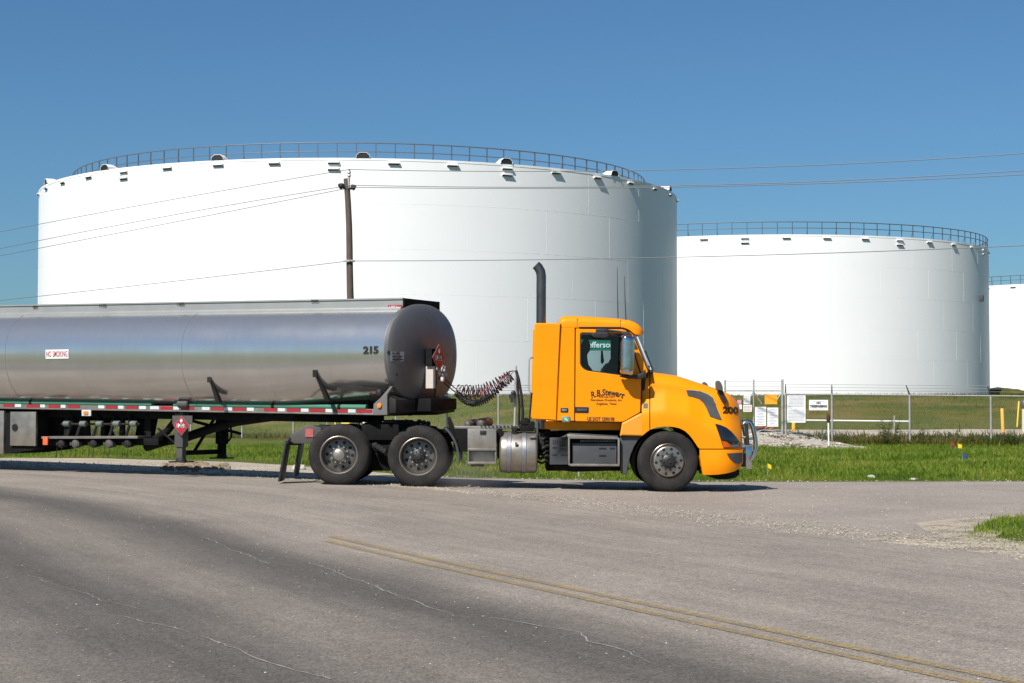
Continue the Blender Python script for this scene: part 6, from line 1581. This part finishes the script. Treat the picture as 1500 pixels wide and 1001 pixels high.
for px in (104, 118, 142, 166, 190): s, z = tpx(px, 622, .2); s2, z2 = tpx(px - 6, 641, .2); mb.tube([TP(s, .2, z), TP(s2, .2, z2)], .028, 8); s3, z3 = tpx(px + 4, 606, .4); mb.tube([TP(s, .22, z), TP(s3, .4, z3)], .05, 8)
a = tpx(90, 621.5, .18); b_ = tpx(205, 621.5, .18); mb.tube([TP(a[0], .18, a[1]), TP(b_[0], .18, b_[1])], .02, 8)
R_('linkage', mb, M['chassis'], man)
for px, w in ((97, 5), (150, 4), (178, 5), (216, 7)):
    s, z = tpx(px, 640, .35); P = [TP(s + w * .008, .35, rz(s, -.1)), TP(s - w * .008, .35, rz(s, -.1)), TP(s - w * .012, .35, z), TP(s + w * .012, .35, z)]; mb = MB(); mb.prism(P, B * .05); R_('manifold_bracket', mb, M['deepblack'], man)
for lat, poly in ((.5, ((108, 606), (130, 606), (132, 640), (106, 640))), (.6, ((64, 604), (92, 604), (90, 640), (64, 640))), (.8, ((140, 604), (168, 604), (160, 622), (168, 640), (150, 640), (146, 618))), (.75, ((190, 604), (232, 604), (222, 655), (196, 650), (200, 625))), (1.1, ((60, 604), (226, 604), (226, 616), (60, 617)))):
    mb = MB(); mb.prism([TP(tpx(x, y, lat)[0], lat, tpx(x, y, lat)[1]) for x, y in poly], B * .03); R_('valve_bracket', mb, M['deepblack'], man)
mb = MB(); a, za = tpx(62.5, 652, .0); b_, zb2 = tpx(69.5, 640, .0); mb.prism([TP(a, .0, za), TP(b_, .0, za), TP(b_, .0, zb2), TP(a, .0, zb2)], B * .03); R_('orange_tag', mb, M['orangetag'], man, bevel=.006)
mb = MB(); a, za = tpx(119.5, 609.5, .0); b_, zb2 = tpx(133, 600, .0); mb.prism([TP(a, .0, za), TP(b_, .0, za), TP(b_, .0, zb2), TP(a, .0, zb2)], B * .03); ml = R_('marker_light_mount', mb, M['whitetape'], bevel=.006)
s_, z_ = tpx(126.2, 604.8, .0); mb = MB(); 
mb.prism([TP(s_ + x, -.004, z_ + y) for x, y in roundpoly([(-.055, -.03), (.055, -.03), (.055, .03), (-.055, .03)], .02)], -B * .015); R_('marker_light', mb, M['amberclear'], ml)
# side cabinet and the panel at the left edge
def cab_box(x0, y0, x1, y1, lat, depth, m, name):
    a, za = tpx(x0, y1, lat); b_, zb2 = tpx(x1, y0, lat); mb = MB(); P = [TP(a, lat, za), TP(b_, lat, za), TP(b_, lat, zb2), TP(a, lat, zb2)]; mb.prism(P, B * depth); return R_(name, mb, m, bevel=.008)
cb = cab_box(14.5, 603.5, 52.5, 653, .02, .05, M['alu'], 'cabinet')
mb = MB(); sbx = [tpx(x, y, .075) for x, y in ((7, 602), (54, 602), (54, 656), (46, 660), (7, 664))]; mb.prism([TP(s, .075, z) for s, z in sbx], B * .3); R_('cabinet_body', mb, M['deepblack'])  # sides behind the door coloured black to stand in for their shade
s_, z_ = tpx(22, 626.5, .02); mb = MB(); mb.lathe([(.075, .0), (.07, -.012), (.05, -.014), (.045, -.006), (0, -.006)], TP(s_, .018, z_), B, 20); mb.box(TP(s_, -.0, z_), (.09, .02, .025), (A, B, EZ)); R_('latch', mb, M['hub'], cb)
mb = MB(); sbx = [tpx(x, y, .3) for x, y in ((8, 602), (62, 602), (60, 640), (46, 660), (8, 665))]; mb.prism([TP(s, .3, z) for s, z in sbx], B * 1.2); R_('equipment_box', mb, M['deepblack'])
cab_box(-60, 602, 5.5, 664, .02, .5, M['alu'], 'side_panel')
# tandem wheels under the tail, out of the picture
for s in (11.3, 12.6):
    for lat, fl in ((-.43, False), (1.93, True)):
        p = TP(s, lat, 0); w = put_wheel(tr, 'drive', Vector((p.x, p.y, gz(p.x, p.y) + .53)), flip=fl, inner=True); w.rotation_euler.z -= PH
mb = MB(); 
for s in (11.3, 12.6): p = TP(s, 0, 0); mb.cyl(TP(s, .3, gz(p.x, p.y) + .53), TP(s, 2.1, gz(p.x, p.y) + .53), .07, 12)
sX = 9.6; mb.prism([TP(10.7, .4, gz(-9, 33) + .6), TP(13.1, .4, gz(-9, 33) + .6), TP(13.1, .4, rz(13, -.3)), TP(10.7, .4, rz(10.7, -.3))], B * 1.0); R_('trailer_axle', mb, M['deepblack'])
# ================================================================== LIGHT, SKY, CAMERA
EL, AZ = rad(47.5), rad(31.0)                # the sun stands behind the camera, to its left
sun_dir = Vector((-math.sin(AZ) * math.cos(EL), -math.cos(AZ) * math.cos(EL), math.sin(EL)))
ld = bpy.data.lights.new('sun', 'SUN'); ld.energy = 5.0; ld.angle = rad(.53); ld.color = (1, .96, .905)
lo = bpy.data.objects.new('sun', ld); COL.objects.link(lo); lo.rotation_euler = (-sun_dir).to_track_quat('-Z', 'Y').to_euler(); lo.location = (-20, -20, 40)
w = bpy.data.worlds.new('World'); S.world = w; w.use_nodes = True; nt = w.node_tree
bg = nt.nodes['Background']; sky = nt.nodes.new('ShaderNodeTexSky'); sky.sky_type = 'NISHITA'; sky.sun_disc = False
sky.sun_elevation = EL; sky.sun_rotation = math.atan2(sun_dir.x, sun_dir.y); sky.altitude = 10; sky.air_density = 1.0; sky.dust_density = .7; sky.ozone_density = 2.0
tint = nt.nodes.new('ShaderNodeMix'); tint.data_type = 'RGBA'; tint.blend_type = 'MULTIPLY'; tint.inputs[0].default_value = 1; tint.inputs[7].default_value = (.495, .79, 1.03, 1)   # deep clear-day blue
nt.links.new(sky.outputs[0], tint.inputs[6]); nt.links.new(tint.outputs[2], bg.inputs[0]); bg.inputs[1].default_value = .064
bm = bmesh.new(); bmesh.ops.create_icosphere(bm, subdivisions=3, radius=1); me = bpy.data.meshes.new('dust_cloud'); bm.to_mesh(me); bm.free()
du = bpy.data.objects.new('dust_cloud', me); COL.objects.link(du); q = W(686, 697, 28.95); du.location = q; du.scale = (.78, .55, .5); tag(du, 'thin dust thrown up behind the drive wheels of the truck', 'dust', kind='stuff')
m = bpy.data.materials.new('road_dust'); m.use_nodes = True; nt = m.node_tree; nt.nodes.clear(); out = nt.nodes.new('ShaderNodeOutputMaterial'); vol = nt.nodes.new('ShaderNodeVolumePrincipled'); vol.inputs['Color'].default_value = (.72, .66, .58, 1); vol.inputs['Anisotropy'].default_value = .2
tc = N(nt, 'ShaderNodeTexCoord'); ln = N(nt, 'ShaderNodeVectorMath', operation='LENGTH'); nt.links.new(tc.outputs['Object'], ln.inputs[0]); fo = ramp(nt, ln.outputs['Value'], [(.0, 1.), (.95, 0.)]); nn = noise_n(nt, 1.7, 4, .6, vec=tc.outputs['Object']); nr = ramp(nt, nn.outputs[0], [(.25, .1), (.8, 1.)])
mu = N(nt, 'ShaderNodeMath', operation='MULTIPLY'); nt.links.new(fo.outputs[0], mu.inputs[0]); nt.links.new(nr.outputs[0], mu.inputs[1]); m2_ = N(nt, 'ShaderNodeMath', operation='MULTIPLY'); nt.links.new(mu.outputs[0], m2_.inputs[0]); m2_.inputs[1].default_value = 1.5; nt.links.new(m2_.outputs[0], vol.inputs['Density']); nt.links.new(vol.outputs[0], out.inputs['Volume']); me.materials.append(m)
cd = bpy.data.cameras.new('camera'); cd.sensor_width = 36; cd.lens = 36 * F / 1500; cd.clip_start = .1; cd.clip_end = 12000
co = bpy.data.objects.new('camera', cd); COL.objects.link(co); co.location = CAM; co.rotation_euler = (math.pi / 2 + TH, 0, 0); S.camera = co
S.view_settings.view_transform = 'Standard'; S.view_settings.look = 'None'; S.view_settings.exposure = .38; S.view_settings.gamma = 1; S.view_settings.use_curve_mapping = False
S.cycles.max_bounces = 8; S.cycles.transparent_max_bounces = 16; S.cycles.use_denoising = True
